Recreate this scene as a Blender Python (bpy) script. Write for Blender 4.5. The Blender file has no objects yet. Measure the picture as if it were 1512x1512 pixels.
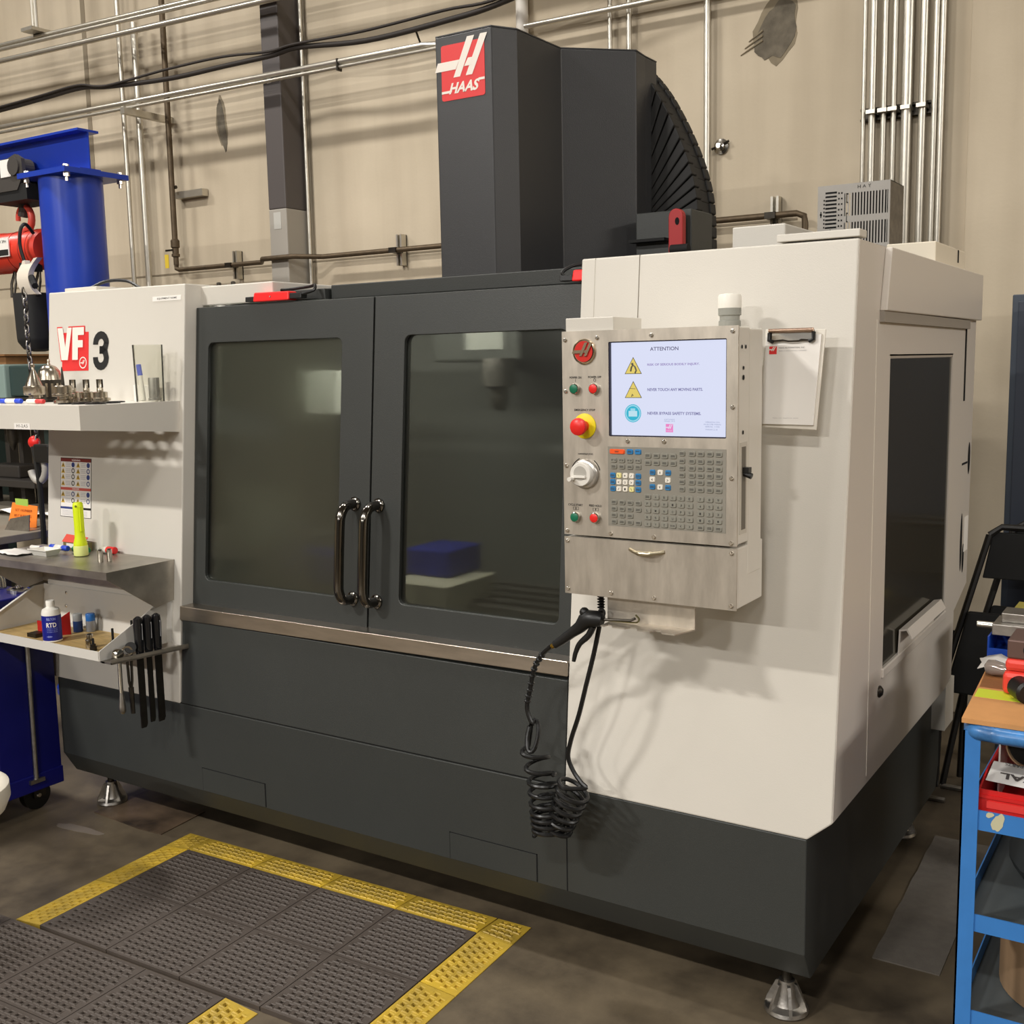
import bpy, bmesh, math, random
from mathutils import Vector, Matrix
random.seed(7)
SC = bpy.context.scene
COL = SC.collection
PI = math.pi

# ------------------------------------------------------------------ camera
cam_data = bpy.data.cameras.new('camera')
cam = bpy.data.objects.new('camera', cam_data)
COL.objects.link(cam)
SC.camera = cam
cam_data.sensor_width = 36.0
cam_data.lens = 1626.9 / 1512.0 * 36.0
cam_data.clip_end = 100
AX = Vector((0.84260172, 0.05531735, -0.53568866))     # world X, Y, Z seen in camera axes (right, down, forward)
AY = Vector((0.53818427, -0.12250099, 0.83387721))
AZ = Vector((-0.01949452, -0.99092558, -0.13299047))
right = Vector((AX[0], AY[0], AZ[0])); down = Vector((AX[1], AY[1], AZ[1])); fwd = Vector((AX[2], AY[2], AZ[2]))
M = Matrix((right, -down, -fwd)).transposed().to_4x4()
M.translation = Vector((0, 0, 1.65))
cam.matrix_world = M

# ------------------------------------------------------------------ world, lamps, exposure
w = bpy.data.worlds.new('hall_air'); SC.world = w; w.use_nodes = True
w.node_tree.nodes['Background'].inputs[0].default_value = (1.0, 0.93, 0.82, 1)
w.node_tree.nodes['Background'].inputs[1].default_value = 0.06
SC.view_settings.view_transform = 'Standard'
SC.view_settings.look = 'None'
SC.view_settings.gamma = 1.0
SC.view_settings.exposure = 0.08
SC.view_settings.use_curve_mapping = False
SC.cycles.use_denoising = True
SC.cycles.max_bounces = 8
SC.cycles.sample_clamp_indirect = 6.0
SC.cycles.caustics_reflective = False
SC.cycles.caustics_refractive = False

def hall_lamp(x, y, z, power, sx=1.0, sy=0.3, tilt=0.0):
    ld = bpy.data.lights.new('high_bay_lamp', 'AREA')
    ld.shape = 'RECTANGLE'; ld.size = sx; ld.size_y = sy
    ld.energy = power; ld.color = (1.0, 0.965, 0.915)
    lo = bpy.data.objects.new('high_bay_lamp', ld); COL.objects.link(lo)
    lo.location = (x, y, z); lo.rotation_euler = (tilt, 0, 0)
    return lo
LAMPS = [(-9.5, -3.4, 90), (-5.2, -3.4, 520), (0.2, -3.4, 250),
         (-8.5, 2.4, 130), (-4.6, 2.4, 120), (-1.2, 2.4, 60),
         (-8.0, -11.0, 450), (-3.0, -11.0, 950), (3.0, -11.0, 350),
         (5.5, -3.4, 120)]
for (lx, ly, lp) in LAMPS:
    hall_lamp(lx, ly, 5.9, lp)
hall_lamp(9.5, 2.0, 5.9, 900, 2.4, 4.5)      # wide lamp added to brighten the machine's right side

# ------------------------------------------------------------------ materials
def lin(c):
    out = []
    for v in c[:3]:
        v = v / 255.0
        out.append(v / 12.92 if v <= 0.04045 else ((v + 0.055) / 1.055) ** 2.4)
    return (*out, 1.0)
MATS = {}
def mat(name, rgb, rough=0.5, metal=0.0, var=0.0, scale=12.0, bump=0.0, bscale=200.0, stretch=None, emit=0.0, spec=0.5, rvar=0.0, coat=0.0, trans=0.0, alpha=1.0, dark=None, ior=1.45):
    if name in MATS:
        return MATS[name]
    m = bpy.data.materials.new(name); m.use_nodes = True
    nt = m.node_tree; b = nt.nodes['Principled BSDF']
    b.inputs['Base Color'].default_value = lin(rgb)
    b.inputs['Roughness'].default_value = rough
    b.inputs['Metallic'].default_value = metal
    b.inputs['Specular IOR Level'].default_value = spec
    b.inputs['IOR'].default_value = ior
    b.inputs['Coat Weight'].default_value = coat
    b.inputs['Transmission Weight'].default_value = trans
    b.inputs['Alpha'].default_value = alpha
    if emit > 0:
        b.inputs['Base Color'].default_value = lin((12, 12, 14))
        b.inputs['Emission Color'].default_value = lin(rgb)
        b.inputs['Emission Strength'].default_value = emit
    tc = nt.nodes.new('ShaderNodeTexCoord')
    src = tc.outputs['Object']
    if stretch:
        mp = nt.nodes.new('ShaderNodeMapping'); mp.inputs['Scale'].default_value = stretch
        nt.links.new(src, mp.inputs['Vector']); src = mp.outputs['Vector']
    if var > 0 or rvar > 0:
        n = nt.nodes.new('ShaderNodeTexNoise'); n.inputs['Scale'].default_value = scale
        n.inputs['Detail'].default_value = 6.0; n.inputs['Roughness'].default_value = 0.6
        nt.links.new(src, n.inputs['Vector'])
        if var > 0:
            rp = nt.nodes.new('ShaderNodeValToRGB')
            c = lin(rgb); d = lin(dark) if dark else tuple(x * (1 - var) for x in c[:3]) + (1,)
            hi = tuple(min(1, x * (1 + var * 0.6)) for x in c[:3]) + (1,)
            rp.color_ramp.elements[0].position = 0.32; rp.color_ramp.elements[0].color = d
            rp.color_ramp.elements[1].position = 0.7; rp.color_ramp.elements[1].color = hi
            nt.links.new(n.outputs['Fac'], rp.inputs['Fac'])
            nt.links.new(rp.outputs['Color'], b.inputs['Base Color'])
        if rvar > 0:
            mr = nt.nodes.new('ShaderNodeMapRange')
            mr.inputs['To Min'].default_value = max(0.02, rough - rvar); mr.inputs['To Max'].default_value = min(1, rough + rvar)
            nt.links.new(n.outputs['Fac'], mr.inputs['Value']); nt.links.new(mr.outputs['Result'], b.inputs['Roughness'])
    if bump > 0:
        n2 = nt.nodes.new('ShaderNodeTexNoise'); n2.inputs['Scale'].default_value = bscale; n2.inputs['Detail'].default_value = 3.0
        nt.links.new(src, n2.inputs['Vector'])
        bp = nt.nodes.new('ShaderNodeBump'); bp.inputs['Strength'].default_value = bump; bp.inputs['Distance'].default_value = 0.002
        nt.links.new(n2.outputs['Fac'], bp.inputs['Height']); nt.links.new(bp.outputs['Normal'], b.inputs['Normal'])
    MATS[name] = m
    return m

WHITE = mat('white_enamel', (214, 209, 199), 0.42, bump=0.12, bscale=350, var=0.02, scale=3)
DARK = mat('charcoal_enamel', (54, 56, 54), 0.42, bump=0.2, bscale=420, var=0.05, scale=4)
DARKC = mat('charcoal_column_enamel', (54, 54, 55), 0.38, bump=0.3, bscale=420)
BLACK = mat('black_plastic', (22, 22, 22), 0.4)
BLACKM = mat('black_matte', (14, 14, 14), 0.75)
GAP = mat('dark_gap', (6, 6, 6), 0.9)
STEEL = mat('brushed_steel', (176, 170, 160), 0.34, 1.0, var=0.12, scale=5, rvar=0.08, stretch=(1, 1, 9))
STEELH = mat('satin_stainless_plate', (196, 188, 176), 0.48, 1.0, var=0.16, scale=7, rvar=0.08, stretch=(5, 1, 1.2))
STRIP = mat('stainless_sill', (190, 180, 168), 0.3, 1.0, var=0.15, scale=6, stretch=(1, 1, 6))
SHELF = mat('worn_steel_sheet', (186, 180, 170), 0.42, 1.0, var=0.25, scale=9, rvar=0.12)
CHROME = mat('polished_steel', (200, 196, 188), 0.16, 1.0)
ALU = mat('cast_aluminium', (170, 166, 160), 0.38, 1.0, var=0.2, scale=30, bump=0.3, bscale=120)
GUN = mat('dark_tool_steel', (70, 66, 60), 0.38, 0.9, var=0.2, scale=30)
RUST = mat('dark_iron_pipe', (98, 84, 66), 0.5, 0.6, var=0.25, scale=20)
GALV = mat('galvanised_conduit', (205, 200, 188), 0.34, 0.85, var=0.08, scale=20)
SCREW = mat('bright_screw', (220, 214, 204), 0.25, 1.0)
REDP = mat('red_paint', (222, 62, 44), 0.35, var=0.06, scale=8)
RED = mat('red_plastic', (228, 40, 36), 0.35)
REDLOGO = mat('red_print', (226, 52, 52), 0.45)
LOGOW = mat('white_print', (240, 232, 222), 0.5)
BLUEP = mat('royal_blue_paint', (30, 62, 170), 0.32, var=0.05, scale=6)
BLUED = mat('deep_blue_cart_paint', (15, 18, 100), 0.35, var=0.1, scale=6)
BLUEC = mat('sky_blue_cart_paint', (58, 124, 196), 0.4, var=0.06, scale=14)
CHIP = mat('bare_chipped_paint', (196, 192, 160), 0.6)
YEL = mat('yellow_plastic', (246, 206, 30), 0.4)
HIVIS = mat('fluorescent_yellow_plastic', (222, 240, 20), 0.45)
GREEN = mat('green_plastic', (18, 108, 78), 0.4)
RUB = mat('black_rubber', (18, 18, 18), 0.35, spec=0.5)
PAPER = mat('white_paper', (238, 234, 228), 0.7)
CARD = mat('tan_cardboard', (204, 148, 92), 0.8, var=0.12, scale=7)
CARDB = mat('brown_cardboard', (150, 122, 92), 0.85, var=0.12, scale=7)
INK = mat('black_ink', (24, 24, 24), 0.6)
GREYP = mat('grey_plastic', (190, 188, 180), 0.45)
WPL = mat('white_plastic', (236, 232, 222), 0.4)
CLEARP = mat('clear_plastic', (240, 238, 232), 0.12, trans=0.9, alpha=0.45)
WOOD = mat('oiled_plywood', (190, 160, 104), 0.5, var=0.25, scale=16, stretch=(1, 6, 1))

# wall and floor
def wall_mat():
    m = bpy.data.materials.new('painted_concrete'); m.use_nodes = True
    nt = m.node_tree; b = nt.nodes['Principled BSDF']; b.inputs['Roughness'].default_value = 0.75
    tc = nt.nodes.new('ShaderNodeTexCoord')
    n = nt.nodes.new('ShaderNodeTexNoise'); n.inputs['Scale'].default_value = 1.6; n.inputs['Detail'].default_value = 7
    nt.links.new(tc.outputs['Object'], n.inputs['Vector'])
    r = nt.nodes.new('ShaderNodeValToRGB')
    r.color_ramp.elements[0].position = 0.3; r.color_ramp.elements[0].color = lin((192, 178, 154))
    r.color_ramp.elements[1].position = 0.75; r.color_ramp.elements[1].color = lin((210, 196, 172))
    nt.links.new(n.outputs['Fac'], r.inputs['Fac'])
    mp = nt.nodes.new('ShaderNodeMapping'); mp.inputs['Scale'].default_value = (5, 1, 0.35)
    nt.links.new(tc.outputs['Object'], mp.inputs['Vector'])
    n3 = nt.nodes.new('ShaderNodeTexNoise'); n3.inputs['Scale'].default_value = 1.3; n3.inputs['Detail'].default_value = 5
    nt.links.new(mp.outputs['Vector'], n3.inputs['Vector'])
    r3 = nt.nodes.new('ShaderNodeValToRGB')
    r3.color_ramp.elements[0].position = 0.35; r3.color_ramp.elements[0].color = (0.90, 0.89, 0.88, 1)
    r3.color_ramp.elements[1].position = 0.6; r3.color_ramp.elements[1].color = (1, 1, 1, 1)
    nt.links.new(n3.outputs['Fac'], r3.inputs['Fac'])
    mx = nt.nodes.new('ShaderNodeMix'); mx.data_type = 'RGBA'; mx.blend_type = 'MULTIPLY'; mx.inputs[0].default_value = 1.0
    nt.links.new(r.outputs['Color'], mx.inputs[6]); nt.links.new(r3.outputs['Color'], mx.inputs[7])
    nt.links.new(mx.outputs[2], b.inputs['Base Color'])
    n2 = nt.nodes.new('ShaderNodeTexNoise'); n2.inputs['Scale'].default_value = 60; n2.inputs['Detail'].default_value = 4
    nt.links.new(tc.outputs['Object'], n2.inputs['Vector'])
    bp = nt.nodes.new('ShaderNodeBump'); bp.inputs['Strength'].default_value = 0.15; bp.inputs['Distance'].default_value = 0.004
    nt.links.new(n2.outputs['Fac'], bp.inputs['Height']); nt.links.new(bp.outputs['Normal'], b.inputs['Normal'])
    return m
WALLM = wall_mat()
def floor_mat():
    m = bpy.data.materials.new('stained_concrete_floor'); m.use_nodes = True
    nt = m.node_tree; b = nt.nodes['Principled BSDF']
    tc = nt.nodes.new('ShaderNodeTexCoord')
    n = nt.nodes.new('ShaderNodeTexNoise'); n.inputs['Scale'].default_value = 1.7; n.inputs['Detail'].default_value = 9; n.inputs['Roughness'].default_value = 0.62
    nt.links.new(tc.outputs['Object'], n.inputs['Vector'])
    r = nt.nodes.new('ShaderNodeValToRGB')
    r.color_ramp.elements[0].position = 0.36; r.color_ramp.elements[0].color = lin((62, 54, 44))
    r.color_ramp.elements[1].position = 0.66; r.color_ramp.elements[1].color = lin((118, 105, 84))
    nt.links.new(n.outputs['Fac'], r.inputs['Fac']); nt.links.new(r.outputs['Color'], b.inputs['Base Color'])
    mr = nt.nodes.new('ShaderNodeMapRange'); mr.inputs['To Min'].default_value = 0.35; mr.inputs['To Max'].default_value = 0.65
    nt.links.new(n.outputs['Fac'], mr.inputs['Value']); nt.links.new(mr.outputs['Result'], b.inputs['Roughness'])
    n2 = nt.nodes.new('ShaderNodeTexNoise'); n2.inputs['Scale'].default_value = 90; n2.inputs['Detail'].default_value = 4
    nt.links.new(tc.outputs['Object'], n2.inputs['Vector'])
    bp = nt.nodes.new('ShaderNodeBump'); bp.inputs['Strength'].default_value = 0.12; bp.inputs['Distance'].default_value = 0.003
    nt.links.new(n2.outputs['Fac'], bp.inputs['Height']); nt.links.new(bp.outputs['Normal'], b.inputs['Normal'])
    return m
FLOORM = floor_mat()
def smoked(name, tint, refl=0.08, rough=0.08, haze=0.06, hazecol=(120, 124, 116), ior=1.5):
    m = bpy.data.materials.new(name); m.use_nodes = True
    nt = m.node_tree; nt.nodes.clear()
    o = nt.nodes.new('ShaderNodeOutputMaterial')
    t = nt.nodes.new('ShaderNodeBsdfTransparent'); t.inputs[0].default_value = lin(tint)
    d = nt.nodes.new('ShaderNodeBsdfDiffuse'); d.inputs[0].default_value = lin(hazecol)
    g = nt.nodes.new('ShaderNodeBsdfGlossy'); g.inputs['Roughness'].default_value = rough; g.inputs[0].default_value = (0.9, 0.92, 0.88, 1)
    m1 = nt.nodes.new('ShaderNodeMixShader'); m1.inputs[0].default_value = haze
    nt.links.new(t.outputs[0], m1.inputs[1]); nt.links.new(d.outputs[0], m1.inputs[2])
    fr = nt.nodes.new('ShaderNodeFresnel'); fr.inputs[0].default_value = ior
    m2 = nt.nodes.new('ShaderNodeMixShader')
    nt.links.new(fr.outputs[0], m2.inputs[0]); nt.links.new(m1.outputs[0], m2.inputs[1]); nt.links.new(g.outputs[0], m2.inputs[2])
    nt.links.new(m2.outputs[0], o.inputs[0])
    return m
def blurred_pane(name, tint, rough):
    m = smoked(name, tint, rough=rough, haze=0.02, hazecol=(128, 132, 122))
    nt = m.node_tree
    tr = [n for n in nt.nodes if n.type == 'BSDF_TRANSPARENT'][0]; m1 = tr.outputs[0].links[0].to_node
    rf = nt.nodes.new('ShaderNodeBsdfRefraction'); rf.inputs['Color'].default_value = lin(tint); rf.inputs['Roughness'].default_value = 0.32; rf.inputs['IOR'].default_value = 1.03
    mx = nt.nodes.new('ShaderNodeMixShader'); mx.inputs[0].default_value = 0.4
    nt.links.new(tr.outputs[0], mx.inputs[1]); nt.links.new(rf.outputs[0], mx.inputs[2]); nt.links.new(mx.outputs[0], m1.inputs[1])
    return m
GLASS = blurred_pane('scratched_polycarbonate_window', (198, 199, 194), 0.2)
GLASSD = smoked('dark_side_window', (60, 60, 56), rough=0.12, haze=0.45, hazecol=(84, 78, 66))
CUPM = smoked('clear_acrylic', (250, 250, 247), rough=0.05, haze=0.06, hazecol=(235, 232, 224), ior=1.12)

# ------------------------------------------------------------------ mesh helpers
ORG = {}
def V(*a): return Vector(a)
class MB:
    def __init__(s): s.v = []; s.f = []; s.m = []
    def add(s, vs, fs, mi=0):
        b = len(s.v); s.v += [tuple(p) for p in vs]
        for f in fs: s.f.append(tuple(b + i for i in f)); s.m.append(mi)
        return s
    def hexa(s, p, mi=0):   # 4 bottom, 4 top
        return s.add(p, [(3, 2, 1, 0), (4, 5, 6, 7), (0, 1, 5, 4), (1, 2, 6, 5), (2, 3, 7, 6), (3, 0, 4, 7)], mi)
    def box(s, x0, x1, y0, y1, z0, z1, mi=0):
        return s.hexa([(x0, y0, z0), (x1, y0, z0), (x1, y1, z0), (x0, y1, z0), (x0, y0, z1), (x1, y0, z1), (x1, y1, z1), (x0, y1, z1)], mi)
    def prism(s, pts, off, mi=0):
        n = len(pts); a = [Vector(p) for p in pts]; o = Vector(off)
        vs = a + [p + o for p in a]
        fs = [tuple(range(n)), tuple(reversed(range(n, 2 * n)))] + [(i, (i + 1) % n, n + (i + 1) % n, n + i)[::-1] for i in range(n)]
        return s.add(vs, fs, mi)
    def ring(s, outer, inner, off, mi=0):  # 4 outer corners, inner 4*k points in the same order
        k = len(inner) // 4; o = Vector(off)
        def faces(bo, bi, flip):
            fs = []
            N = len(inner)
            for i in range(N):
                j = (i + 1) % N; ci, cj = i // k, j // k
                f = (bi + i, bi + j, bo + cj, bo + ci) if ci != cj else (bi + i, bi + j, bo + ci)
                fs.append(f if not flip else f[::-1])
            return fs
        N = len(inner)
        vs = [Vector(p) for p in outer] + [Vector(p) for p in inner]
        vs = vs + [p + o for p in vs]; h = 4 + N
        fs = faces(0, 4, False) + faces(h, h + 4, True)
        fs += [(i, (i + 1) % 4, h + (i + 1) % 4, h + i) for i in range(4)]
        fs += [(4 + i, h + 4 + i, h + 4 + (i + 1) % N, 4 + (i + 1) % N) for i in range(N)]
        return s.add(vs, fs, mi)
    def tube(s, path, r, n=8, mi=0, closed=False, caps=True):
        P = [Vector(p) for p in path]; L = len(P)
        rs = r if isinstance(r, (list, tuple)) else [r] * L
        ref = None; vs = []; fs = []
        for i in range(L):
            if closed: t = P[(i + 1) % L] - P[i - 1]
            else: t = P[min(i + 1, L - 1)] - P[max(i - 1, 0)]
            if t.length < 1e-9: t = V(0, 0, 1)
            t.normalize()
            if ref is None:
                ref = t.orthogonal().normalized()
            ref = (ref - t * ref.dot(t))
            if ref.length < 1e-6: ref = t.orthogonal()
            ref.normalize(); bi = t.cross(ref)
            for j in range(n):
                a = 2 * PI * j / n
                vs.append(P[i] + (ref * math.cos(a) + bi * math.sin(a)) * rs[i])
        for i in range(L if closed else L - 1):
            i2 = (i + 1) % L
            for j in range(n):
                fs.append((i * n + j, i * n + (j + 1) % n, i2 * n + (j + 1) % n, i2 * n + j))
        if caps and not closed:
            fs.append(tuple(reversed(range(n)))); fs.append(tuple(range((L - 1) * n, L * n)))
        return s.add(vs, fs, mi)
    def lathe(s, c, prof, n=24, axis=(0, 0, 1), mi=0, squash=None):
        ax = Vector(axis).normalized(); u = ax.orthogonal().normalized() if abs(ax.z) < 0.99 else V(1, 0, 0); w_ = ax.cross(u); c = Vector(c)
        vs = []; fs = []
        for (r, h) in prof:
            for j in range(n):
                a = 2 * PI * j / n
                vs.append(c + ax * h + (u * math.cos(a) + w_ * math.sin(a)) * max(r, 1e-5))
        L = len(prof)
        for i in range(L - 1):
            for j in range(n):
                fs.append((i * n + j, i * n + (j + 1) % n, (i + 1) * n + (j + 1) % n, (i + 1) * n + j))
        if abs(prof[0][1] - prof[-1][1]) > 1e-6 or abs(prof[0][0] - prof[-1][0]) > 1e-3:   # a profile that closes on itself is a ring
            fs.append(tuple(reversed(range(n)))); fs.append(tuple(range((L - 1) * n, L * n)))
        return s.add(vs, fs, mi)
    def cyl(s, p0, p1, r, n=16, mi=0):
        return s.tube([p0, p1], r, n, mi)
    def sphere(s, c, r, n=16, mi=0, sc=(1, 1, 1)):
        c = Vector(c); vs = []; fs = []; R = n // 2
        for i in range(R + 1):
            th = PI * i / R
            for j in range(n):
                a = 2 * PI * j / n
                vs.append(c + V(r * sc[0] * math.sin(th) * math.cos(a), r * sc[1] * math.sin(th) * math.sin(a), r * sc[2] * math.cos(th)))
        for i in range(R):
            for j in range(n):
                fs.append((i * n + j, (i + 1) * n + j, (i + 1) * n + (j + 1) % n, i * n + (j + 1) % n))
        return s.add(vs, fs, mi)
    def build(s, name, mats, parent=None, bevel=0.0, smooth=False, segs=2, org=None):
        me = bpy.data.meshes.new(name)
        o0 = ORG.get(parent, Vector((0, 0, 0))) if parent else (Vector(org) if org is not None else Vector((0, 0, 0)))
        me.from_pydata([tuple(Vector(p) - o0) for p in s.v], [], s.f)
        if not isinstance(mats, (list, tuple)): mats = [mats]
        for m_ in mats: me.materials.append(m_)
        me.polygons.foreach_set('material_index', s.m)
        bm = bmesh.new(); bm.from_mesh(me)
        bmesh.ops.remove_doubles(bm, verts=bm.verts, dist=1e-6)
        bmesh.ops.recalc_face_normals(bm, faces=bm.faces)
        bm.to_mesh(me); bm.free()
        if smooth:
            me.polygons.foreach_set('use_smooth', [True] * len(me.polygons))
            me.set_sharp_from_angle(angle=math.radians(38))
        me.update()
        ob = bpy.data.objects.new(name, me); COL.objects.link(ob)
        if parent is not None:
            ob.parent = parent
        elif org is not None:
            ob.location = o0
        ORG[ob] = o0
        if bevel > 0:
            md = ob.modifiers.new('edge', 'BEVEL'); md.width = bevel; md.segments = segs; md.limit_method = 'ANGLE'; md.angle_limit = math.radians(35)
        return ob
def thing(name, loc, label, cat, group=None):
    o = bpy.data.objects.new(name, None); COL.objects.link(o); o.location = loc
    o.empty_display_size = 0.05
    o['label'] = label; o['category'] = cat
    if group: o['group'] = group
    ORG[o] = Vector(loc)
    return o
def tag(o, label, cat, group=None):
    o['label'] = label; o['category'] = cat
    if group: o['group'] = group
    return o
def struct(o):
    o['kind'] = 'structure'; return o
def twin(o, delta, parent=None, mesh=None):
    c = o.copy(); COL.objects.link(c)
    if mesh: c.data = mesh
    c.location = o.location + Vector(delta)
    if parent: c.parent = parent
    ORG[c] = ORG.get(o, Vector((0, 0, 0))) + Vector(delta)
    return c
def twin_tree(o, delta, label=None):
    c = o.copy(); COL.objects.link(c); c.location = o.location + Vector(delta); ORG[c] = c.location.copy()
    if label: c['label'] = label
    for ch in [k for k in bpy.data.objects if k.parent == o]:
        d = ch.copy(); COL.objects.link(d); d.parent = c; ORG[d] = c.location.copy()
        for g in [k for k in bpy.data.objects if k.parent == ch]:
            e = g.copy(); COL.objects.link(e); e.parent = d; ORG[e] = c.location.copy()
    return c
def rrect(x0, x1, z0, z1, r, k=5):   # counter-clockwise from lower left, 4*k points
    pts = []
    for (cx, cz, a0) in ((x0 + r, z0 + r, PI), (x1 - r, z0 + r, 1.5 * PI), (x1 - r, z1 - r, 0), (x0 + r, z1 - r, 0.5 * PI)):
        for i in range(k):
            a = a0 + (PI / 2) * i / (k - 1)
            pts.append((cx + r * math.cos(a), cz + r * math.sin(a)))
    return pts
_tc = {}
def text_geo(s, bold=0.0):
    key = (s, bold)
    if key in _tc: return _tc[key]
    cu = bpy.data.curves.new('lettering', 'FONT'); cu.body = s; cu.size = 1.0; cu.offset = bold; cu.resolution_u = 3
    cu.align_x = 'CENTER'; cu.align_y = 'CENTER'
    ob = bpy.data.objects.new('lettering', cu); COL.objects.link(ob)
    dg = bpy.context.evaluated_depsgraph_get(); dg.update()
    me = bpy.data.meshes.new_from_object(ob.evaluated_get(dg))
    vs = [tuple(v.co) for v in me.vertices]; fs = [tuple(p.vertices) for p in me.polygons]
    bpy.data.objects.remove(ob); bpy.data.curves.remove(cu); bpy.data.meshes.remove(me)
    xs = [v[0] for v in vs] or [0]; ys = [v[1] for v in vs] or [0]
    cx = (min(xs) + max(xs)) / 2; cy = (min(ys) + max(ys)) / 2
    vs = [(v[0] - cx, v[1] - cy, 0) for v in vs]
    _tc[key] = (vs, fs, max(xs) - min(xs), max(ys) - min(ys))
    return _tc[key]
def put_text(mb, s, centre, width, height, ux, uy, mi=0, bold=0.0, shear=0.0):
    """lettering fitted into width x height, centred, in the plane of ux, uy"""
    vs, fs, tw, th = text_geo(s, bold)
    c = Vector(centre); ux = Vector(ux); uy = Vector(uy)
    sx = width / tw; sy = (height / th) if height else sx
    mb.add([c + ux * (v[0] * sx + shear * v[1] * sy) + uy * (v[1] * sy) for v in vs], fs, mi)
    return mb

def box_of(name, m, parent, *a, bevel=0.0):
    return MB().box(*a).build(name, m, parent, bevel)

# front plane of the machine leans back: y = FY(z) + offset
def FY(z): return 2.48 + 0.09 * (z - 0.51)
def TP(x, z, o=0.0): return Vector((x, FY(z) + o, z))
def tpoly(mb, pts, o0, o1, mi=0):
    return mb.prism([TP(x, z, o0) for x, z in pts], (0, o1 - o0, 0), mi)
FX = V(1, 0, 0); FU = V(0, 0.09, 1).normalized()
# ------------------------------------------------------------------ the hall
YW = 5.30
fl = struct(MB().box(-16, 16, -22, 5.5, -0.15, 0).build('floor', FLOORM))
wb = struct(MB().box(-16, 16, YW, YW + 0.2, 0, 7).build('wall_back', WALLM))
struct(MB().box(-16.2, -16, -22, 5.5, 0, 7).build('wall_left', WALLM))
struct(MB().box(16, 16.2, -22, 5.5, 0, 7).build('wall_right', WALLM))
struct(MB().box(-16, 16, -22.2, -22, 0, 7).build('wall_front', mat('hall_wall_far', (120, 116, 106), 0.8)))
struct(MB().box(-16, 16, -22, 5.5, 7, 7.2).build('ceiling', mat('hall_ceiling', (150, 144, 132), 0.9)))
# tilt-up joints, patches and the thicker panel at the right
JOINT = mat('joint_sealant', (138, 126, 106), 0.9)
PATCH = mat('grey_mortar_patch', (112, 104, 90), 0.9, var=0.35, scale=14, bump=0.5, bscale=40)
GREASE = mat('grease_smear', (140, 128, 106), 0.8, var=0.2, scale=9)
MB().box(-6.955, -6.91, YW - 0.003, YW, 0, 7).build('wall_joint', JOINT, wb)
MB().box(-16, -1.75, YW - 0.003, YW, 2.308, 2.318).build('wall_joint', JOINT, wb)
struct(MB().box(-0.99, 16, YW - 0.03, YW, 0, 7).build('wall_panel', WALLM, bevel=0.008))
def blob(cx, cz, rx, rz, seed, lean=0.0, k=26):
    rnd = random.Random(seed); pts = []
    ph = [rnd.uniform(0, 6.28) for _ in range(4)]
    for i in range(k):
        a = 2 * PI * i / k
        q = 1 + 0.10 * math.sin(2 * a + ph[0]) + 0.09 * math.sin(3 * a + ph[1]) + 0.05 * math.sin(7 * a + ph[2]) + rnd.uniform(-.03, .03)
        x = rx * q * math.cos(a); z = rz * q * math.sin(a)
        pts.append((cx + x + lean * z, cz + z))
    return pts
for (cx, cz, rx, rz, sd, ln) in ((-1.862, 3.19, 0.085, 0.145, 3, 0.25), (-5.60, 3.235, 0.038, 0.15, 5, -0.1)):
    MB().prism([(x, YW - 0.003, z) for x, z in blob(cx, cz, rx, rz, sd, ln)], (0, 0.003, 0)).build('mortar_patch', PATCH, wb)
    MB().prism([(x, YW - 0.0015, z) for x, z in blob(cx, cz + rz * 0.1, rx * 1.22, rz * 1.12, sd + 9, ln)], (0, 0.0015, 0)).build('smeared_edge', GREASE, wb)
for q in range(3):
    MB().tube([(-2.0 - 0.02 * q, YW - 0.003, 3.16 - 0.028 * q), (-1.93, YW - 0.004, 3.20 - 0.022 * q)], [0.002, 0.006], 6).build('smear', GREASE, wb)

def pipe(name, pts, r, m, label, cat='pipe', group=None, n=10):
    o = MB().tube(pts, r, n).build(name, m, None, smooth=True)
    return tag(o, label, cat, group)
def vpipe(name, x, r, z0, z1, m, label, cat='conduit', group=None, y=None):
    return pipe(name, [(x, y or YW - 0.045, z0), (x, y or YW - 0.045, z1)], r, m, label, cat, group)
vpipe('conduit', -6.44, 0.0165, 0.2, 6.5, GALV, 'thin galvanised conduit rising beside the blue jib crane post', group=None, y=5.20)
vpipe('conduit', -6.285, 0.022, 0.2, 3.97, GALV, 'thicker galvanised conduit ending under the high horizontal conduits', y=5.20)
o = thing('air_pipe', (-6.0, 5.2, 2.3), 'dark iron air drop pipe with valve and yellow tag', 'pipe')
MB().tube([(-5.99, 5.20, 6.5), (-6.0, 5.20, 2.52)], 0.019, 10).build('riser', RUST, o, smooth=True)
MB().lathe((-6.0, 5.20, 2.36), [(0.018, 0), (0.018, .05), (.028, .055), (.028, .07), (.022, .075), (.022, .11), (.03, .115), (.03, .16), (.02, .17)], 12).build('valve_body', RUST, o, smooth=True)
MB().box(-6.07, -6.0, 5.172, 5.18, 2.45, 2.462).build('valve_handle', GUN, o)
MB().box(-6.082, -6.045, 5.174, 5.177, 2.34, 2.43).build('tag', mat('yellow_tag', (226, 196, 60), .6), o)
MB().box(-6.03, -5.76, 5.245, 5.295, 2.80, 2.845).build('strut', GALV, o)
MB().tube([(-6.025, 5.215, 2.87), (-5.975, 5.215, 2.87)], 0.012, 8).build('clamp', GUN, o)
o = thing('air_line', (-4.0, 5.2, 2.34), 'dark iron air pipe running low along the concrete wall', 'pipe')
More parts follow.
